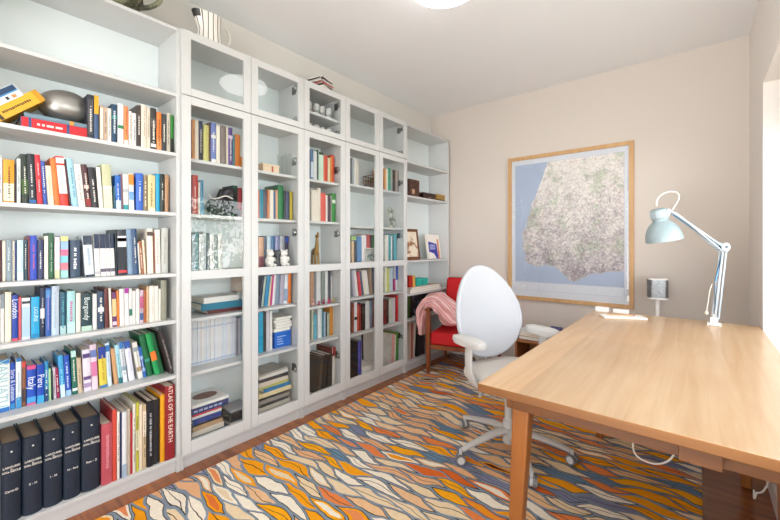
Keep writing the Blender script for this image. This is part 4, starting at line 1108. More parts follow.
# --- second shelf: tilted books, lying books, metal ellipsoid
ya, yb = at(20.5, 0, 'X', -.055).y, at(92, 0, 'X', -.055).y
zz = 1.7033
r = thing('book', 'thick red and blue book lying flat under the metal ellipsoid, open bookcase', 'book', (-.055, yb, zz), 0, 'books on the second shelf of the open left bookcase')
r.rotation_euler = (PI / 2, 0, 0)
L_ = yb - ya
book_parts(r, .047, L_, .20, '#1d4f86', [(.02, .34, '#c8202a'), (.38, .86, '#d0222c'), (.90, .99, '#c8202a')], None, None, [('A Tradition of Eloquence', .019, .66, True, '#f0d8d2')] if False else None)
mk = MB()
rr = random.Random(2)
y = L_ * .44
while y < L_ * .8:
    l = rr.uniform(.008, .024); mk.box(.0002, .0022, .019, .028, y, y + l); y += l + .006
mk.build('spine_title', mat('#f0d8d2', .5), r)
r = thing('book', 'thin grey-blue book lying flat on the thick red book, open bookcase', 'book', (-.060, yb + .004, zz + .0475), 0, 'books on the second shelf of the open left bookcase')
r.rotation_euler = (PI / 2, 0, 0)
book_parts(r, .020, L_ * .97, .19, '#6f8795', [(.02, .1, '#2f4a66'), (.30, .36, '#d89a3a')], None, None, None, '#35506e')
e = MB().sphere((0, 0, 0), (.085, .102, .078), 36)
eo = e.build('metal_ellipsoid', mat('#a5a29d', .36, .75, var=.25, scale=5), None, smooth=180)
eo.location = (-.155, at(66.5, 0, 'X', -.15).y, zz + .0475 + .0205 + .0783)
tag(eo, 'brushed grey metal ellipsoid lying on the flat books, open left bookcase', 'ornament')
def tilted(lab, Xs, yl_, z, ang, w, L_, d, col, bands, text=None, marks=None):
    """book on its long edge rising to the right by ang; spine to the viewer"""
    r = thing('book', lab, 'book', (Xs, yl_, z), 0, 'books on the second shelf of the open left bookcase')
    r.rotation_euler = (-(PI / 2 - ang), 0, 0)
    book_parts(r, w, L_, d, col, bands, marks, None, text)
    return r
aa = math.radians(43)
yc0 = at(-14, 0, 'X', -.06).y
tilted('thick yellow book tilted up to the right on the second shelf, open bookcase', -.06, yc0 - .004, zz + .0372, aa, .050, .20, .17, '#e0a81e', [(.10, .16, '#3a2c12'), (.90, .99, '#c98f14')], None, '#4a3a14')
tilted('blue and white book tilted on top of the yellow one, open bookcase', -.06, yc0 - .062, zz + .0475, aa, .052, .185, .20, '#e9edf0', [(.0, 1.0, '#e9edf0')], None, None)
r = [o for o in C.objects if o.get('label', '').startswith('blue and white book tilted')][0]
MB().box(.0004, .0022, .002, .022, .002, .183).build('dark_band', mat('#17385e', .4), r); MB().box(.0004, .0023, .0222, .027, .002, .183).build('light_blue_band', mat('#3f8fc4', .4), r)
mk = MB(); mk.box(.0004, .0024, .032, .044, .125, .136); mk.box(.0004, .0024, .033, .046, .148, .164, 1); mk.build('cover_marks', [mat('#2a2c30', .4), mat('#d0874a', .4)], r)

shelf_books('''
87.6 93.6 94.4 0 #2a2f3c | tall black and grey mottled book | b=.1:.9:#4b4b50
94 99 95.5 0 #3d5578 | tall yellow-topped slate blue book | b=.58:1:#e0a623;m=0
100 103.6 106 0 #d8a673 | thin tan book with a white stripe | b=.05:.95:#efe0cc;m=0
103.9 107.9 107 0 #cdb39c | pinkish tan paperback
108.1 111.8 108 0 #ece5d8 | slim ivory paperback
112 117.8 104 0 #143f5c | navy teal book with white writing | m=#e2ecef;b=.62:.70:#2f8f8a
118 123.9 103.5 0 #efece5 | white book with a round green dot | b=.38:.46:#1d7a4a;m=0
124.2 128.7 106 0 #ea8a54 | orange and white striped paperback | b=.0:.12:#f2e8dc
129 132 111 0 #efe6d9 | narrow white paperback
132.2 136.6 113 0 #d9d9d8 | short grey-white book
137 141 105.3 0 #3a2d29 | dark brown book | d=.19
141.2 146.4 105 0 #e4d9c7 | tall cream book | m=#b3a390
146.8 150.8 107.5 0 #dfd4c2 | narrower cream book | m=#a89884
151 156.7 108 0 #2e2b2a | black mottled book | b=.06:.14:#e8e4dc,.55:.75:#5a5550
157 162 112 0 #e57b2e | bright orange paperback | b=.02:.30:#e8935a
162.3 166.6 114 0 #33383c | charcoal book
167 170.6 113 0 #b9b1a2 | pale grey-beige book
171 174 115 0 #1e7d22 | green book with a black foot | b=0:.38:#101510;m=0
''', -.040, 1.7033, 2.002, place(1, U1), 'books on the second shelf of the open left bookcase', .2)
shelf_books('''
-3 2.6 156 0 #d6d6d4 | pale grey book at the left edge
3 14.6 159.5 0 #ef9b1d | wide orange book with black title | b=.06:.46:#f3e2c2;m=#3a2408
15 16.6 164 0 #2b1c2e | very thin dark purple book
16.8 20.8 158.5 0 #cfd6d0 | silver-white book | m=#56706a
22 29 153.5 -4 #1b2a1e | wide dark green book | b=.2:.5:#3e5a24;d=.20
29.2 36.8 153 -6 #20252c | tall black leaning book with white title | b=.04:.10:#2a6fb0;m=#e4e4e2
37.4 43 154 -6.6 #cf2231 | tall red leaning book | m=#f0c8c4
43.4 47.8 160.5 -6 #2a4aa0 | slim royal blue leaning book
48.2 54.6 165 -6.2 #eadcc2 | cream leaning paperback | m=#c0a070
54.9 60.4 157.5 -6.6 #e6762c | orange leaning book | m=0
60.7 69.6 155.5 -6.6 #d63324 | red binder with a long white label | b=.26:.82:#f0e2de,.86:.97:#e8e6e4;m=0;d=.2
69.9 71.6 159 -6.4 #4a1a1e | thin maroon leaning book
72 78.6 158.5 -6 #9fcadb | light blue leaning book | m=#4d8296
79 85.9 164 -5.4 #e6e3de | white leaning book | m=#b5a9a2
86.2 92 164 -5.2 #4c2326 | dark maroon leaning book | b=.05:.22:#8f2c2a,.45:.53:#d8b9ac
92.2 99.2 167 -4.6 #26222a | black leaning book with small white title
99.4 103.8 167 -3.4 #efe8dc | ivory leaning book | m=0
104 113.4 164 -2.3 #c3c49e | wide olive and cream book | b=0:.46:#dcdac2,.46:.52:#f2efe2;m=0
113.8 115.6 186 0 #2b5f6c | very thin teal booklet
116 121.4 175 -2.2 #2163b8 | bright blue leaning book | b=.0:.28:#c9dcee
121.6 123.6 174 -1 #7c5a62 | thin mauve book
123.9 129.3 174 -.8 #e4e2dd | white book with coloured triangles | b=.02:.16:#2e9aa0,.5:.6:#b9bcc0;m=0
129.6 134.8 173.5 -.8 #ece8e2 | white and orange patterned book | b=.70:.98:#ee8a2c,.3:.52:#6f9fd0;m=0
136.4 143.7 173 0 #2f63c0 | thick cobalt blue book | m=#c9d6f0
144 148 175 0 #8c7a5c | brown book
148.3 155.6 175 0 #d8c794 | gold and cream book | b=.0:.12:#efe4c4;m=#9a8248
156.2 160.4 173.5 0 #1f9ac4 | turquoise book | m=0
160.6 164.8 174 0 #262e28 | black-green book
165 168.8 175 0 #b58a66 | tan paperback at the right end | m=0
''', -.098, 1.3853, 1.685, place(2, U1), 'books on the third shelf of the open left bookcase', .185)
shelf_books('''
-3 2 240 0 #4a1c20 | dark maroon book at the left edge
2.5 6 241 0 #e6d9c2 | cream paperback | m=0
6.2 12 240.5 0 #7f9099 | grey-blue book | m=#cdd8dc
12.3 15 241 0 #e8e1d2 | thin cream book
15.2 16.9 242 0 #20306a | thin navy book
17.1 23.6 240 0 #b9d3dc | pale blue book with white title | m=#f2f8f8;b=.0:.2:#d4e4e8
23.8 28 240 0 #2b4656 | dark teal book
28.4 29.8 236.5 0 #8c3a35 | very thin brick red book
30 37 235.5 0 #1f3fae | royal blue book with red lettering | m=#d8606c
37.5 43.8 240 0 #232a55 | navy book with white script | m=#e8e9ee
44.4 48.4 236 0 #ece5d6 | tall cream book | m=0
48.7 54 233 0 #17532f | tall dark green book | m=#9ab89c
54.6 60 237 0 #ead9dc | pale pink book | b=0:.2:#c9cba2;m=0
60.4 68.6 236 0 #8fb6cc | book striped in pink and blue | b=.02:.18:#9fd0c6,.2:.36:#e07884,.38:.52:#7ec4d8,.54:.68:#e26a8c,.7:.86:#8fb0d8,.88:.99:#e6cf86;m=0
70.4 80.6 240 0 #243b55 | wide slate navy book with large white title | m=#f0f2f4
85.6 95 235.5 -3 #d3dbe2 | thick white book with a dark top | b=.78:1:#2b3848,.0:.05:#2b3848;m=#8fa3b4
95.6 101 234 -2 #e9e6e2 | first white volume of the navy-topped set | b=.66:1:#22304a,.05:.12:#b9b4b8;m=0
101.2 107.3 234 -2 #e9e6e2 | second white volume of the navy-topped set | b=.66:1:#22304a,.1:.18:#5b5664;m=0
107.5 111.5 234 -2 #e9e6e2 | third white volume of the navy-topped set | b=.66:1:#22304a,.1:.18:#6a6270;m=0
111.7 115.8 234 -2 #e9e6e2 | fourth white volume of the navy-topped set | b=.66:1:#22304a,.1:.18:#5b5664;m=0
116.3 118 229.5 -1 #16222e | thin blue-black book
118.2 127.6 229.5 -1.6 #161b26 | wide black book with red and white label | b=.05:.11:#c9343a,.13:.62:#20242c,.62:.86:#dfe3e6,.74:.82:#c9343a;m=0
128 133.6 229 -3 #7d96b0 | grey-blue leaning book | m=0
133.8 139.2 228.5 -3.2 #24466c | dark blue leaning book
139.5 141 243 -2.8 #ded5c6 | very thin ivory booklet
141.2 144.3 241 -2.6 #9a5a35 | reddish brown book
144.6 147 240 -2.4 #e3d3b8 | thin cream leaning book
148 154 228.5 -1 #ece3d4 | tall ivory book | b=.84:.93:#54463c;m=0
154.3 155.7 233 -.8 #8a4c30 | very thin brown book
155.9 161.4 229.5 -.8 #e9e4da | white book with faint lettering | m=#b9a99a
161.7 168.4 228 0 #bcbdb6 | tall grey book | m=#a2a39c
''', -.090, 1.0623, 1.367, place(3, U1), 'books on the fourth shelf of the open left bookcase', .19)
shelf_books('''
.6 4.5 294 0 #dcd8d2 | white book with a grey top | b=.7:1:#7f8a92;m=0
4.8 11.6 292 0 #e6dcc6 | cream book | m=0
12 18 295 0 #1c3f9e | blue guidebook to London | t=London~.026~.70~#eef2fa;b=.0:.06:#d5505a
18.4 21.5 297 0 #d9606c | slim coral red book | m=0
21.9 30.6 298 0 #dfe6ea | white book with a pale blue panel | b=.06:.78:#a9c4dc,.86:.92:#333a40;m=0
31.3 39.8 297 0 #1f9fd0 | cyan book with pale lettering | t=LIGURIE~.018~.58~#c8eef8;b=.02:.1:#1a86b8
40.3 45 288 0 #1b2744 | tall navy book with a white block | b=.38:.58:#e3dfe0,.62:.95:#23304f;m=#c9ccd6
45.5 51.1 288 0 #2c5ba6 | blue book with a violet title | m=#b79ad8;b=.8:.96:#4a8ac4
51.5 59.2 286 0 #bccbd9 | tall silver-blue book | m=#9db2c6
59.8 66.2 292 0 #1f5468 | dark teal book | b=.0:.2:#a9c8c8;m=#4f9aa8
67 75.6 291 0 #a5d6d6 | pale aqua book | m=#c45a98;b=.0:.25:#b9dfe0
76.2 81 293 0 #e3dcd0 | ivory book | m=0
81.3 92.5 294 0 #17393f | wide dark green book with white lettering | t=Burgundy~.028~.6~#dfe9e4;b=.0:.13:#b9d6c4
93 97.4 294 0 #e8e4dc | white paperback | m=0
97.6 104.2 291.5 0 #26405c | steel navy book | b=.46:.58:#cfd8e0
104.8 109.4 289 -2.2 #5c2622 | dark maroon book with a wide cover | d=.2;m=0
110 112.6 288 -2.4 #e6dccb | thin cream leaning book
112.9 117.5 292 -1 #6a3768 | plum purple book | b=.3:.8:#e0c48c,.05:.15:#e8d5e0;m=0
117.8 120 291 -1 #e98026 | thin orange book
120.2 124.8 289 -.8 #ece7e2 | white book | m=0
125 129.2 288 -.5 #e9e4e4 | white book with a magenta top | b=.86:1:#a82f9c;m=0
129.5 132.5 288.5 -.4 #dfe0da | white book with a green patch | b=.25:.43:#1f6f62;m=0
132.7 136.2 291 0 #e6e2dc | short white book | m=0
136.4 139.6 289 0 #ebe7e1 | ivory-white book | m=0
140 143.6 290 0 #c9b2c0 | pink and blue patterned book | b=.1:.3:#2f5f9c,.45:.8:#cc5a86
143.8 146.8 290 0 #a95a30 | rust brown book | m=0
147 149.2 286.5 0 #d6b48c | thin tan book
149.4 154.8 286 0 #e3ded4 | pale cream book | m=#c5bfb2
155 158.7 286 0 #e6e1d8 | tall off-white book | m=0
158.9 161 289 0 #dedad0 | thin grey-white book
161.3 167.2 280.5 0 #8e8e7c | tall olive-grey book | m=0
''', -.072, .8133, 1.044, place(4, U1), 'books on the fifth shelf of the open left bookcase', .19)
shelf_books('''
-6 10 360 0 #e6ecec | wide white guidebook to Vanuatu with blue ends | t=VANUATU~.042~.55~#9fc4c8;b=.0:.08:#2a6fb8,.92:1:#2f80c0
10.2 15.6 363 0 #1f4fb0 | blue guidebook to Syria and Lebanon | t=Syria & Lebanon~.020~.52~#dfe8f6;b=.0:.12:#2f8ac8
15.8 21.5 358 0 #dfe9ec | white book with blue ends | b=.0:.22:#3a8cc0,.93:1:#2f6fae;m=#9fb4bc
21.8 26.2 361 0 #8a5a44 | brown book with a red top | b=.86:.97:#d04a44,.1:.4:#4a3a3a;m=0
26.7 36.4 365.5 0 #1e4fb8 | blue guidebook to Italy with a pink top | t=Italy~.034~.55~#f2f6fc;b=.9:1:#d24a80,.0:.05:#d06a98,.06:.2:#4aa0d8
36.8 44.3 364.5 0 #1c49b0 | blue guidebook to Peru | t=Peru~.030~.58~#eef2fb;b=.0:.2:#3aa4d4
44.5 48.8 361.5 0 #2a87b8 | teal blue book | b=.0:.3:#1f4a78
49 51.6 369 -1.2 #a9d6a0 | slim pale green booklet | m=0
51.8 53.8 371 -1.4 #24343a | very thin dark booklet
54 56.8 368 -2 #d5cbd6 | slim lilac-white book
57 60.4 368.5 -2 #8f2450 | slim magenta book
60.8 66 355.5 -2.8 #3f9fd6 | light blue book | b=.0:.3:#cfe4ee;m=#9ed8f0
66.3 72 355.5 -2.6 #2553b4 | medium blue guidebook | b=.0:.14:#9fc4e4;m=#d8e4f6
72.7 78.3 350 -2.2 #1f6a58 | teal green book | b=.84:.98:#bfe0dc,.08:.14:#e6efe8
78.5 83 358 -2 #cbb79c | mottled beige book
84.2 92 349.5 -2 #e3dce6 | white book with violet marks | b=.1:.2:#a58ab0,.28:.36:#6f4f86,.8:.9:#54407c;m=0
92.2 98.6 344.5 -2.2 #e6d2de | white and pink book | b=.3:.62:#d27aa4,.72:.88:#6a7fb8;m=0
100 107.9 347 -2.6 #dcc84e | yellow book with a navy top | b=.72:1:#22409c,.0:.06:#3a78b0;m=#b89c2c
108.1 112.4 343 -2.8 #cfe0ea | pale blue and white book | b=.8:.95:#2f74b8;m=#8a9ac0
114.8 119.2 349 -4 #cc9c70 | tan leaning book | m=0
119.4 123.3 345 -4.6 #a9dbe4 | light cyan leaning book | b=.0:.14:#1f6f78
123.5 128 342 -5 #dfe6ea | white and blue leaning book | b=.84:1:#3f7fc0,.3:.4:#8fb0c0
129.4 135.4 341 -5.8 #e2e4ee | lavender white leaning book with a blue top | b=.82:1:#2a56a8;m=#c6cae0
138.6 143.6 342 -6.6 #e4e2da | white speckled leaning book | b=.2:.32:#a98a60,.75:.86:#8fa0a8;m=#a2a49c
143.8 147.4 347 -6.8 #2f64b4 | patterned blue leaning book | b=.2:.3:#8fb4e0,.6:.7:#8fb4e0
148 153.6 334.5 -9.5 #15663c | dark green leaning book | m=0;b=.35:.42:#3f9a88;d=.2
155 160.8 333 -10 #1f9a54 | bright green leaning book with an orange label | b=.34:.56:#e8792c;m=0;d=.2
161 165 333 -10.5 #1c5c38 | deep green leaning book | m=0;d=.2
''', -.105, .5203, .794, place(5, U1), 'books on the sixth shelf of the open left bookcase', .175)
shelf_books('''
171 174 331.5 -12 #3a2f30 | dark book leaning at the right end with white lettering | m=#d6d2cc;d=.2
''', -.055, .5203, .794, place(5, U1), 'books on the sixth shelf of the open left bookcase', .2)
# --- bottom shelf: five dark volumes with lettering
XV = -.036
vols = [(.5, 22.2, 443, 'Carm-D', 'marked Carm-D'), (22.6, 43.2, 437, 'E - H', 'marked E - H'), (43.6, 63.3, 431, 'I - M', 'marked I - M'), (63.7, 81.4, 424, 'N - Rad', 'marked N - Rad'), (82, 101, 417, 'Rae - Z', 'marked Rae - Z')]
M_leather = mat('#1a2838', .42, var=.35, scale=60, bump=.35, coat=.1); M_fore = mat('#96836f', .7, var=.3, scale=150); M_sil = mat('#d9d6cc', .4)
for (a, b, yt, vt, ds) in vols:
    y0, y1 = at(a, 0, 'X', XV).y, at(b, 0, 'X', XV).y; w = y1 - y0 - .002
    h = at((a + b) / 2, yt, 'X', XV).z - .0825; d = .225
    r = thing('encyclopedia_volume', f'thick blue-black encyclopedia volume {ds}, bottom shelf of the open bookcase', 'book', (XV, y0 + .001, .0825), 0, 'dark encyclopedia volumes on the bottom shelf')
    n = 10; poly = [(-.014 + .014 * math.sin(PI * i / n) ** .7, w * i / n) for i in range(n + 1)] + [(-.018, w), (-.018, 0)]
    k = len(poly); m = MB()
    m.add([(x, y, 0) for x, y in poly] + [(x, y, h) for x, y in poly], [tuple(range(k))[::-1], tuple(range(k, 2 * k))] + [(i, (i + 1) % k, (i + 1) % k + k, i + k) for i in range(k)])
    m.box(-d, -.017, 0, .004, 0, h); m.box(-d, -.017, w - .004, w, 0, h)
    m.build('cover', M_leather, r)
    MB().box(-d + .005, -.0185, .0042, w - .0042, .004, h - .006).build('page_block', M_fore, r)
    s = w / .098
    for (t, sz, zf) in (('LAROUSSE', .0155 * s, .70), ('DU', .006 * s, .672), ('XX\u1d49 SIECLE'.replace('\u1d49', 'e'), .0155 * s, .645), (vt, .017 * s, .40)):
        me = text_mesh(t, sz * 1.12, .00035); me.materials.append(M_sil); o = bpy.data.objects.new('spine_title', me); C.objects.link(o); o.parent = r
        o.matrix_basis = Matrix.Translation((.0008, w / 2, h * zf)) @ Matrix(((0, 0, 1, 0), (1, 0, 0, 0), (0, 1, 0, 0), (0, 0, 0, 1)))
    m = MB(); m.lathe([(.0055 * s, 0), (.0055 * s, .0012)], 12, M=Matrix.Translation((-.0003, w / 2, h * .89)) @ Matrix.Rotation(PI / 2, 4, 'Y')); m.build('spine_emblem', M_sil, r)
shelf_books('''
101.6 112.4 424 0 #b8505c | wide rose red book | m=#d8909a;d=.18;s=#b03a46
112.7 117 410 0 #cf4a3a | tall scarlet book with a red cover | d=.22;s=#b02a34;m=0
117.3 120 412 0 #e9e4dc | tall thin white book
120.2 122 413 0 #1f2a56 | tall thin navy book
122.2 127 412 0 #dfe3e6 | white and grey magazine file | b=.0:.2:#9fb4c8;m=0
127.2 130.4 409 0 #b9ab98 | taupe book | m=0
130.6 132.6 413 0 #c2263a | thin crimson book
132.8 135.8 404 0 #ddd8ca | pale ivory tall book
136.3 139.4 403 0 #c6c24a | yellow-green book | b=.3:.6:#e6e2c0
139.6 142.9 405 0 #e3d6bc | cream tall book | m=0
143.1 146.8 405 0 #c9b18c | sand-coloured book | b=.5:.9:#e2d6c0
147.4 153.5 401 0 #17191f | tall black book with small white title | m=#b9bcc2
153.8 159.8 400 0 #1c1e23 | second tall black book with plain spine | m=0
160.5 165 395 0 #e5a019 | tall yellow-orange book | m=0
''', -.034, .0825, .50, place(6, U1), 'books on the bottom shelf of the open left bookcase', .235)
y0, y1 = at(165.4, 0, 'X', -.028).y, at(175.2, 0, 'X', -.028).y
r = thing('book', 'large dark red atlas at the right end of the bottom shelf, open bookcase', 'book', (-.028, y0, .0825), 0, 'books on the bottom shelf of the open left bookcase')
book_parts(r, y1 - y0 - .002, at(170, 386, 'X', -.028).z - .0825, .24, '#8f1a26', [], None, None, [('ATLAS OF THE EARTH', .034, .62, True, '#efe3d4'), ('PRESS', .013, .07, False, '#e6c8b8')] if False else [('ATLAS OF THE EARTH', .030, .62, True, '#efe3d4')])

# ================================================================== BOOKS behind the first glass door
U2 = 'behind the first glass door'
g = 'books behind the first glass door'
shelf_books('''
192.2 195.2 119.5 0 #cf8f5a | tan orange book
195.4 199.2 120 0 #e6ddca | cream book | m=0
199.6 203 121 0 #262a44 | navy and black book with white title | b=.75:1:#22355f
203.4 208.7 125 0 #cdc877 | yellow-green book | m=0
208.9 211 122.5 0 #6b4a30 | thin brown book
211.3 216.2 122.5 0 #6f82c4 | lavender blue book with white bands | b=.0:.12:#e8e6e2,.62:.70:#e8e6e2
216.7 220.9 125 0 #e4ddcf | ivory book | m=0
221.3 226.5 126 0 #7d706a | grey-brown book | m=0
226.7 228.6 127 0 #ded3bf | thin cream book
228.8 233.2 127.5 0 #5b3f8c | purple book | b=.72:.80:#d9c9e0
233.4 235.4 135 0 #3f7a80 | thin short teal book
235.7 240.9 134.5 0 #d8791f | short bright orange book | m=0
241.2 245.2 157 0 #d98a3a | tiny orange box-like book
''', -.085, 1.6905, 2.002, 'second shelf, ' + U2, g, .16, True)
shelf_books('''
193 198.6 175 0 #bb4a42 | red book beside the plush dog
199 201 182 0 #d9d6cf | thin white booklet
201.3 204 180 0 #4a93b8 | thin blue booklet
233 238 185.5 0 #1f4a38 | dark green book right of the plush dog | m=0
238.3 242.4 188 0 #a8323a | dark red book right of the plush dog | m=0
242.7 245.2 189 0 #2a7f86 | short teal book by the door edge
''', -.10, 1.3845, 1.67, 'third shelf, ' + U2, g, .15, True)
shelf_books('''
192.3 195.8 234 0 #a9b9be | pale grey-blue book
196 199 233 0 #3f7f88 | teal-grey book
199.3 203 234 0 #e3e4e0 | white book
203.3 207 232 0 #c9d2d2 | pale grey book
207.2 210 233 0 #4a5a60 | dark slate book
210.3 215 234 0 #e6e6e1 | second white book
215.3 218.3 236 0 #8f9a98 | grey book
218.6 223 234 0 #dcdcd4 | broad off-white book
''', -.10, 1.0625, 1.366, 'fourth shelf, ' + U2, g, .16, True)
z = .8045
yl, yr = at(202, 0, 'X', -.10).y, at(244, 0, 'X', -.10).y
z = flat_stack(-.10, yl, yr, z, [(.022, '#5a2426', 'dark red book lowest in the short flat pile', .03, 0, .17, 0, .02), (.040, '#1f7590', 'thick teal book in the short flat pile', .0, 0, .17, -.004, -.02), (.034, '#e4e3de', 'white book on top of the short flat pile', .01, -.03, .16, -.01, .03)], 'fifth shelf, ' + U2, 'flat pile behind the first glass door')
q = MB().box(-.04, .04, -.03, .03, 0, .12).build('wooden_block', mat('#a89484', .5), None, bevel=.003); q.location = (-.22, at(238, 0, 'X', -.22).y, z + .001); tag(q, 'brownish block standing behind the flat pile, first glass door', 'block')
# white journals in a row
a = 191.4; rr = random.Random(4); Xj = -.15
while a < 235:
    w_ = rr.uniform(1.7, 2.7); y0, y1 = at(a, 0, 'X', Xj).y, at(a + w_, 0, 'X', Xj).y
    r = thing('journal', 'thin white journal in the row of journals behind the first glass door', 'journal', (Xj + rr.uniform(-.004, .004), y0, .5055), 0, 'white journals in a row')
    book_parts(r, y1 - y0 - .0007, .262 + rr.uniform(-.004, .004), .11, rr.choice(['#e6e8ec', '#dfe4ec', '#eceae8']), [(.03, .07, '#b5c1d6'), (.80, .84, '#c2cbda')], None, M_pagew, None, rr.choice(['#8fa4c8', '#d5dae2', '#cfd6e0'])); a += w_
shelf_books('''
235.8 238.4 318 0 #8d8a94 | grey-violet journal
238.7 241.6 318 0 #a9a6ae | pale violet-grey journal
''', Xj, .5055, .786, 'sixth shelf, ' + U2, 'white journals in a row', .12, False)
yl, yr = at(190, 0, 'X', -.07).y + .010, at(227, 0, 'X', -.07).y
z = flat_stack(-.065, yl + .01, yr, .0825, [
    (.030, '#e6e1d6', 'large ivory book lowest in the tall flat pile', 0, .01, .20, -.01, .0),
    (.008, '#3f5a66', 'thin slate book in the tall flat pile', .004, .01, .20, -.015, 0),
    (.030, '#dcd4c6', 'cream book in the tall flat pile', 0, -.01, .19, -.02, -.02),
    (.026, '#b99b78', 'tan book in the tall flat pile', 0, -.02, .19, -.02, .02),
    (.012, '#2c2c30', 'thin black book in the tall flat pile', 0, .02, .19, -.02, -.03),
    (.026, '#26418c', 'dark blue box set in the tall flat pile', 0, -.03, .19, -.02, .02),
    (.020, '#e4e2df', 'white book in the tall flat pile', 0, -.02, .18, -.03, .0),
    (.016, '#c92c3a', 'bright red book in the tall flat pile', 0, -.03, .18, -.02, .02)], 'bottom shelf, ' + U2, 'tall flat pile behind the first glass door')
r = thing('game_box', 'white flat box with blue edge and brown oval topmost on the tall pile', 'box', (-.17, (yl + yr) / 2 + .005, z), .0)
hw = (yr - yl) / 2 + .004
MB().box(-.10, .10, -hw, hw, 0, .036).build('box_body', mat('#22386e', .5), r, bevel=.002); MB().box(-.101, .101, -hw - .001, hw + .001, .0363, .054).build('lid', mat('#e8e6e2', .5), r, bevel=.002)
m = MB(); m.lathe([(1, 0), (1, .0012)], 28, M=Matrix.Translation((0, .01, .0542)) @ Matrix.Diagonal((.05, .07, 1, 1))); m.build('oval_print', mat('#7a4f45', .5), r)
mk = MB()
for j in range(6): mk.box(.1001, .1009, -hw * .9 + j * .028, -hw * .9 + j * .028 + .02, .012, .022)
mk.build('printed_lines', mat('#a9b4d0', .5), r)
ym = at(236, 0, 'X', -.12).y
r = thing('printer', 'small black and silver device on the floor-level shelf, first glass door', 'device', (-.13, ym + .005, .0825), .0)
MB().box(-.08, .07, -.075, .072, 0, .05).build('base_tray', mat('#a9a6a0', .5), r, bevel=.004); MB().box(-.075, .065, -.07, .07, .0505, .105).build('body', mat('#25262a', .35), r, bevel=.006); MB().box(-.07, .06, -.065, .065, .1055, .122).build('lid', mat('#9a9ca0', .35), r, bevel=.004)

# ================================================================== BOOKS behind the second glass door
U3 = 'behind the second glass door'; g = 'books behind the second glass door'
shelf_books('''
258.4 259.9 190 0 #d9744a | thin orange-red book at the left edge
260 264 189.5 0 #1f8ea6 | turquoise book | m=0
264.2 268 189.5 0 #54505c | dark grey book
268.2 269.8 189.5 0 #d97a35 | thin orange book
270 273.8 190 0 #e3dccd | cream book | m=0
274 276 191 0 #2f5a86 | thin blue book
276.2 278.4 190 0 #dca77a | thin peach book
278.7 284 185 0 #17713f | tall green book | m=0;d=.2;s=#125c34
284.3 286.4 191 0 #26242a | thin black book
286.6 290 191.5 0 #3a4668 | slate blue book
290.2 292.6 191.5 0 #c4b12c | mustard yellow book
292.8 294.4 192 0 #a08a6c | thin taupe book
''', -.09, 1.3845, 1.67, 'third shelf, ' + U3, g, .17, False)
shelf_books('''
259.2 264 237 0 #d9a98a | peach and plum book | b=0:.36:#8a4a5c
264.2 267 236 0 #44566c | dark grey-blue book
267.3 270.8 236 0 #b9cfda | pale blue book
271 275.4 236 0 #2f6290 | blue book
275.6 280.2 236 0 #8f8fb4 | lavender book
280.6 282.8 236 0 #b3b4b8 | thin silver book
283 285.4 236 0 #8c8e94 | thin grey book
285.6 290.2 236 0 #1d2142 | navy book | b=.8:.95:#2a4aa8
''', -.13, 1.0625, 1.366, 'fourth shelf, ' + U3, g, .14, False)
shelf_books('''
259 261.6 275 4.4 #1c2a46 | navy leaning book
261.8 264 276 4.4 #b5c6b4 | pale green leaning book
264.2 268 275 4.6 #2187b8 | cyan leaning book
268.2 270.2 276 4.6 #e6d6a8 | cream leaning book
270.4 272.4 274 4.8 #c22a78 | magenta leaning book
272.6 275.2 274.5 4.4 #e9e2e6 | white leaning book
275.4 279.4 274 4 #7f8fa4 | grey-blue leaning book
279.7 283.8 274 3.4 #aaa4b4 | lilac grey leaning book
284.2 288 274 2.8 #dbe4ea | white and blue leaning book | b=.1:.5:#8fa4c0
288.3 291.6 273 1.8 #e2762a | orange leaning book
291.9 294.6 273 0 #4a4a38 | dark olive book
''', -.09, .8045, 1.044, 'fifth shelf, ' + U3, g, .17, False)
shelf_books('''
259.3 263.6 312.5 0 #1fa3cc | cyan binder
263.9 266.6 312 0 #39393c | dark book
267 270 311 0 #d5cfd8 | lilac-white book
270.3 273 311 0 #e9e7e4 | white book
''', -.09, .5055, .786, 'sixth shelf, ' + U3, g, .18, False)
yl, yr = at(259, 0, 'X', -.09).y, at(291, 0, 'X', -.09).y
flat_stack(-.085, yl, yr, .0825, [
    (.036, '#8e8880', 'grey-brown thick magazine lowest in the pile', 0, -.01, .19, .0, .02), (.024, '#c9c2b4', 'beige magazine second from the bottom', 0, -.008, .19, -.004, -.01),
    (.022, '#4a423e', 'dark brown magazine in the pile', .01, -.02, .18, -.008, .02), (.024, '#9a948c', 'grey magazine in the pile', 0, -.012, .19, .0, -.02), (.016, '#2f2c2c', 'black magazine in the pile', .0, -.01, .18, -.01, .03),
    (.028, '#e2d2a4', 'cream-yellow magazine in the pile', .0, .004, .19, .0, -.02), (.024, '#2a78b0', 'blue magazine in the pile', .03, -.01, .18, -.004, .03), (.016, '#b9b86a', 'yellow-green magazine in the pile', 0, -.02, .18, -.008, -.02),
    (.028, '#d8ccbc', 'beige booklet in the pile', 0, -.02, .18, -.01, .03), (.022, '#3c3c40', 'charcoal magazine near the top of the pile', .0, -.02, .18, -.01, -.03), (.022, '#dfdcd6', 'white magazine near the top of the pile', .004, -.02, .17, -.012, .02), (.014, '#a9a49c', 'grey magazine topmost on the pile', .01, -.025, .17, -.01, .10)],
    'bottom shelf, ' + U3, 'magazine pile behind the second glass door', 'magazine', 'magazine')

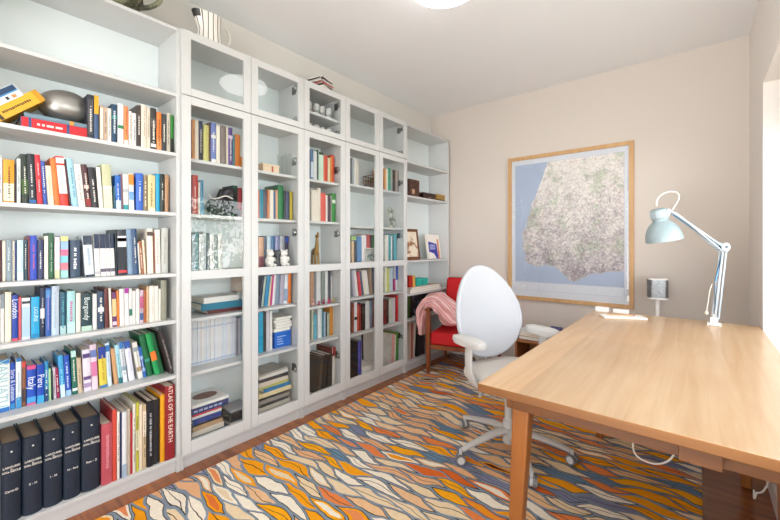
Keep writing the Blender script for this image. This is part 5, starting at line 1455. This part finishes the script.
# ================================================================== BOOKS in the narrow bookcase
U4 = 'narrow glass bookcase'; g = 'books in the narrow glass bookcase'
shelf_books('''
311.2 314 149.5 0 #5b84ac | blue and white book | b=.1:.6:#cfdde8
314.2 317.4 151 0 #e4e6e6 | white book
317.6 318.8 150 0 #2a5a50 | thin dark green book
319 323.8 152.5 0 #c4dccb | pale green book | b=.92:1:#1f2a28
324 325.3 155 0 #d96a44 | thin orange-red book
325.5 328 155.5 0 #c8371f | red book
328.2 330 158 0 #e2d3b4 | cream book
330.2 332 157 0 #c98a2a | amber book
332.2 335 155 0 #d4481f | vermilion book
''', -.08, 1.6905, 2.002, 'second shelf, ' + U4, g, .16, False)
shelf_books('''
311.3 317.4 190 0 #e0d8ca | wide cream book | b=.02:.94:#e8e0d3
317.6 320.9 188 0 #ddd3c4 | beige book
321.4 326.2 193 0 #d8584a | coral red book
326.4 328 195 0 #e6e0dc | thin white book
328.3 330.8 195 0 #35202e | dark plum book
331 332.2 195.5 0 #9a948e | thin grey book
332.4 336.3 193.5 0 #1f8a2e | green book with a white dot | b=.66:.78:#e4efe4
''', -.08, 1.3885, 1.67, 'third shelf, ' + U4, g, .17, False)
shelf_books('''
311 314.4 271 0 #c99a78 | tan book
314.6 316.7 271 0 #8a8c90 | grey book
317 321.4 271 0 #e3e3e3 | wide white book
322 325.2 271 0 #87908a | grey-green book
325.6 328.1 271 0 #e0e0de | white book
328.3 331 271 0 #4a4c54 | dark grey book
331.3 334.8 276 0 #d9d8d4 | off-white book
''', -.12, .7625, 1.044, 'fifth shelf, ' + U4, g, .15, False)
shelf_books('''
312 314 310 0 #cfcfb4 | olive-white book
314.2 317 314 0 #63b4cc | light cyan book
318 322 309 0 #e0e3e4 | white book
322.2 323.7 308 0 #1f8a90 | thin teal book
324 326 312 0 #9fb0c4 | grey-blue book
326.2 327.1 313 0 #1c1c20 | very thin black book
327.4 329.9 313 0 #a3b09a | grey-green book
330.1 333.4 307 0 #c9822a | ochre orange book
333.6 335 307 0 #e2d6c0 | thin cream book
''', -.10, .5035, .744, 'sixth shelf, ' + U4, g, .16, False)
shelf_books('''
318.6 321.2 356 4 #463a30 | tall brown leaning book with its cover showing | d=.2;s=#4f443a
322.4 327 355 1.5 #2a2423 | dark brown tall book | d=.2
327.3 332 354 1.2 #231d1d | black-brown tall book | d=.2
332.4 335.2 347.5 .6 #d8cfc4 | tall book with a dark red top | b=.80:1:#8c1f24;d=.2;s=#6a2220
335.6 340.8 350 0 #d9d0c6 | wide ivory book | d=.2
''', -.075, .0825, .485, 'bottom shelf, ' + U4, g, .2, False)

# ================================================================== BOOKS behind the fourth and fifth glass doors
U5 = 'behind the fourth glass door'; g = 'books behind the fourth glass door'
shelf_books('''
352.2 354.2 158 0 #9aa3ac | grey book
354.4 356.6 159 0 #e3e3df | white book
356.8 359 161 0 #ded5c4 | cream book
''', -.08, 1.7055, 2.002, 'second shelf, ' + U5, g, .15, False)
shelf_books('''
352.2 354.5 241 0 #d8b994 | tan book
354.7 356.8 242 0 #3a3a44 | dark book
357.1 361.8 236.5 0 #5a8ab8 | blue book
362.1 367.2 235 0 #e4dcdc | white and pink book
367.6 370.3 234.5 0 #b84a4a | red book
370.5 373 235 0 #2a3a34 | dark green book
373.2 376 235 0 #2f8a50 | green book
''', -.09, 1.0625, 1.352, 'fourth shelf, ' + U5, g, .16, False)
q = MB().box(-.05, .05, -.035, .035, 0, .035).build('green_box', mat('#9ac27a', .5), None, bevel=.002); yq = (at(352.6, 0, 'X', -.10).y + at(356.6, 0, 'X', -.10).y) / 2
q.location = (-.15, yq, 1.0625 + at(354.5, 240.5, 'X', -.09).z - 1.0625 + .002); tag(q, 'pale green box lying across two books behind the fourth glass door', 'box')
shelf_books('''
354 356.2 270 -2.2 #b3b2c0 | lavender grey leaning book
356.5 359.2 270 -4 #e6e4e2 | white leaning book
359.5 362.2 271.5 -4.6 #c02f38 | red leaning book
362.4 364.2 271.5 -4.4 #2f5878 | steel blue leaning book
364.6 366.8 270 -3 #e2dcc8 | cream leaning book
367 370.2 270 -3 #e8e5df | wide white leaning book
370.8 373.2 268 -1 #a58a70 | taupe book
373.4 376 268 -.6 #4a5a74 | slate navy book
''', -.09, .7805, 1.044, 'fifth shelf, ' + U5, g, .16, False)
shelf_books('''
352 354.6 303 0 #8a4a38 | red-brown book
354.9 357.8 302 0 #e3e4ea | white book with a dark band | b=.4:.5:#25222a
358 359.5 305 0 #cc5230 | thin orange-red book
359.7 361.8 304 0 #8a2a22 | dark red book
362 365.4 304 0 #352620 | dark brown book
365.8 369.8 301 0 #dcdcd9 | wide off-white book
370 372.7 301 0 #74879c | grey-blue book
373 376 300 0 #8c6650 | brown book
''', -.085, .4865, .762, 'sixth shelf, ' + U5, g, .16, False)
shelf_books('''
358.2 361.4 341 0 #4a4aa4 | violet-blue book with a dark cover | d=.2;s=#23242c
''', -.07, .0825, .468, 'bottom shelf, ' + U5, g, .2, False)
U6 = 'behind the fifth glass door'; g = 'books behind the fifth glass door'
shelf_books('''
384.4 386.3 168.5 0 #d08a44 | orange book
386.5 388.6 168.5 0 #e4ddcc | cream book
388.8 391.4 168 0 #1f9a7c | sea green book
391.6 393 169.5 0 #a5a7a4 | thin grey book
393.2 395.8 170 0 #3a2a26 | dark brown book
396 398.6 170.5 0 #a89a90 | taupe book
398.8 401.4 171 0 #402c26 | second dark brown book
401.6 403.6 171.5 0 #d9d0c0 | pale cream book
''', -.08, 1.7055, 2.002, 'second shelf, ' + U6, g, .16, False)
shelf_books('''
402.4 405.2 207.5 0 #d8a03a | amber book right of the grey picture book
''', -.09, 1.3705, 1.68, 'third shelf, ' + U6, g, .16, False)
shelf_books('''
385.2 388.6 235 0 #e0ddd4 | white book
388.8 391.2 235 0 #2f93a0 | teal book
391.4 392.6 236 0 #e4e6e4 | thin white book
392.8 393.8 236 0 #24344e | thin navy book
394 397.2 234 0 #5aa9b4 | aqua book
''', -.09, 1.0625, 1.352, 'fourth shelf, ' + U6, g, .16, False)
shelf_books('''
384.8 387 267 0 #dfe0c8 | pale green-cream book
387.2 390 268 0 #cfcf6a | yellow-green book
390.3 393.4 268 0 #bcd0de | pale blue book
393.9 395.6 279 0 #b82f70 | short magenta book
395.9 399.8 265 0 #e3e3e6 | white book with a blue top | b=.42:1:#2446b4
''', -.09, .7805, 1.044, 'fifth shelf, ' + U6, g, .16, False)
shelf_books('''
384.8 386.5 300 0 #7a2a26 | dark red book
386.7 389.4 300 0 #33241f | dark brown book
389.7 392.2 299 0 #c3d0c0 | pale green book
392.4 395.7 298 0 #ccc9cc | pale grey book
396.6 401.6 295 0 #c41a22 | wide bright red book
''', -.085, .4865, .762, 'sixth shelf, ' + U6, g, .16, False)
shelf_books('''
391.6 394.4 334 2.4 #d99a94 | pink-edged leaning book with a white cover | d=.2;s=#e3ded6
395 396.2 335 1 #e6e1d6 | thin cream book
396.6 400.4 332 0 #4c8a34 | green book
400.6 402.8 332.5 0 #3a2c22 | dark brown book
''', -.08, .0825, .468, 'bottom shelf, ' + U6, g, .19, False)

# ================================================================== BOOKS in the corner bookcase
U7 = 'open corner bookcase'; g = 'books in the corner bookcase'
shelf_books('''
408.8 410.3 292.5 0 #4a6a2a | thin dark green book
410.5 412.6 292.5 0 #26231f | black book with pale lettering
''', -.075, .4905, .715, 'fourth shelf, ' + U7, g, .17, False)
shelf_books('''
409.2 411.5 322 0 #d8c4b4 | tan white book
411.7 413.4 324 0 #c2665a | thin rust book
413.6 415.4 322 2 #e2d8cc | ivory leaning book
416.4 420 323 .8 #1c1a1e | wide black leaning book
420.5 422.4 323 .9 #2a262a | black book
422.8 425 324 0 #3a3034 | dark brown-grey book
''', -.075, .0825, .468, 'bottom shelf, ' + U7, g, .18, False)
z = .0

# ================================================================== GARDEN seen through the window
def tree(label, x, y, h, r, seed, c):
    rnd = random.Random(seed)
    t = thing('garden_shrub', label, 'shrub', (x, y, -.4), 0, 'shrubs in the garden outside the window')
    m = MB()
    for k in range(1500):
        u = rnd.random() ** .4; th = rnd.uniform(0, 2 * PI); ph = math.acos(rnd.uniform(-1, 1))
        p = Vector((u * r * math.sin(ph) * math.cos(th), u * r * math.sin(ph) * math.sin(th), h * .58 + u * h * .42 * math.cos(ph)))
        a = Vector((rnd.uniform(-1, 1), rnd.uniform(-1, 1), rnd.uniform(-1, 1))).normalized(); b = a.cross(Vector((rnd.uniform(-1, 1), rnd.uniform(-1, 1), rnd.uniform(-1, 1)))).normalized(); s = rnd.uniform(.05, .10)
        m.add([p - a * s, p + b * s * .45, p + a * s, p - b * s * .45], [(0, 1, 2, 3)])
    m.build('foliage', mat(c, .6, var=.4, scale=3), t, smooth=0)
    MB().tube([(0, 0, 0), (.03, 0, h * .4), (0, .04, h * .8)], [.06, .045, .02], 8).build('trunk', mat('#4a3a2c', .8), t)
for (x, y, h, r, sd, c, lb) in ((6.2, 1.9, 2.5, .7, 1, '#4f7a46', 'leafy green garden shrub outside, second from the camera'), (9.0, 4.2, 3.2, 1.0, 2, '#5d8a52', 'tallest leafy garden shrub outside the window'), (5.0, 3.3, 1.5, .5, 3, '#6b9a5c', 'lowest pale green garden shrub outside the window'), (6.6, -.1, 2.2, .7, 4, '#557f4a', 'garden shrub outside nearest the camera')):
    tree(lb, x, y, h, r, sd, c)
struct(MB().box(XR + .33, 14, -8, 12, -.6, -.4).build('ground', mat('#d6d2c6', .9, var=.1, scale=2)))

# ================================================================== LIGHT AND CAMERA
wd = bpy.data.worlds.new('daylight'); S.world = wd; wd.use_nodes = True
nt = wd.node_tree; bg = nt.nodes['Background']
tc = nt.nodes.new('ShaderNodeTexCoord'); sx = nt.nodes.new('ShaderNodeSeparateXYZ'); nt.links.new(tc.outputs['Generated'], sx.inputs[0])
r = nt.nodes.new('ShaderNodeValToRGB'); cr = r.color_ramp
cr.elements[0].position = .30; cr.elements[0].color = (.95, .94, .92, 1); cr.elements[1].position = .75; cr.elements[1].color = (.92, .97, 1.05, 1)
nt.links.new(mathn(nt, 'ADD', mathn(nt, 'MULTIPLY', sx.outputs[2], .5), .5), r.inputs['Fac'])
nt.links.new(r.outputs[0], bg.inputs['Color'])
# the bright side of the sky lies over the garden
side = mathn(nt, 'MULTIPLY', mathn(nt, 'ADD', mathn(nt, 'MULTIPLY', sx.outputs[0], 1.5), -.25, True), mathn(nt, 'SUBTRACT', 1.0, mathn(nt, 'MULTIPLY', sx.outputs[2], 1.1, True)))
low = mathn(nt, 'ADD', mathn(nt, 'MULTIPLY', sx.outputs[2], -3.0), .35, True)       # added glow from below the horizon, brightens the ceiling
base_ = mathn(nt, 'ADD', SKY_BACK, mathn(nt, 'MULTIPLY', side, SKY_GARDEN - SKY_BACK))
bg_s = mathn(nt, 'ADD', base_, mathn(nt, 'MULTIPLY', low, SKY_LOW))
nt.links.new(bg_s, bg.inputs['Strength'])
po = bpy.data.lights.new('window_daylight', 'AREA'); po.shape = 'RECTANGLE'; po.size = WY1 - WY0; po.size_y = WZ1 - WZ0; po.cycles.is_portal = True
o = bpy.data.objects.new('window_daylight', po); C.objects.link(o); o.location = (T + .01, (WY0 + WY1) / 2, (WZ0 + WZ1) / 2); o.rotation_euler = (0, math.radians(90), 0)
po.size, po.size_y = WZ1 - WZ0, WY1 - WY0
po2 = bpy.data.lights.new('added_door_daylight', 'AREA'); po2.shape = 'RECTANGLE'; po2.size = EX1 - EX0; po2.size_y = EZ; po2.cycles.is_portal = True  # daylight portal of the added door behind the camera
o = bpy.data.objects.new('added_door_daylight', po2); C.objects.link(o); o.location = ((EX0 + EX1) / 2, YN - .12, EZ / 2); o.rotation_euler = (math.radians(90), 0, 0)
cam = bpy.data.cameras.new('camera'); co = bpy.data.objects.new('camera', cam); C.objects.link(co); S.camera = co
cam.sensor_width = 36; cam.lens = F / 780 * 36; cam.shift_y = -(260 - HY) / 780; cam.clip_start = .02
co.location = (CX, CY, CZ); co.rotation_euler = (PI / 2, 0, YAW)
vs_ = S.view_settings; S.display_settings.display_device = 'sRGB'
vs_.view_transform = 'Standard'; vs_.look = 'None'; vs_.gamma = 1; vs_.use_curve_mapping = False; vs_.exposure = EXPOSURE
cy = S.cycles
cy.max_bounces = 10; cy.diffuse_bounces = 6; cy.glossy_bounces = 4; cy.transparent_max_bounces = 24; cy.sample_clamp_indirect = 6; cy.caustics_reflective = False; cy.caustics_refractive = False
cy.use_denoising = True
print('NOTUNIQUE', BAD)
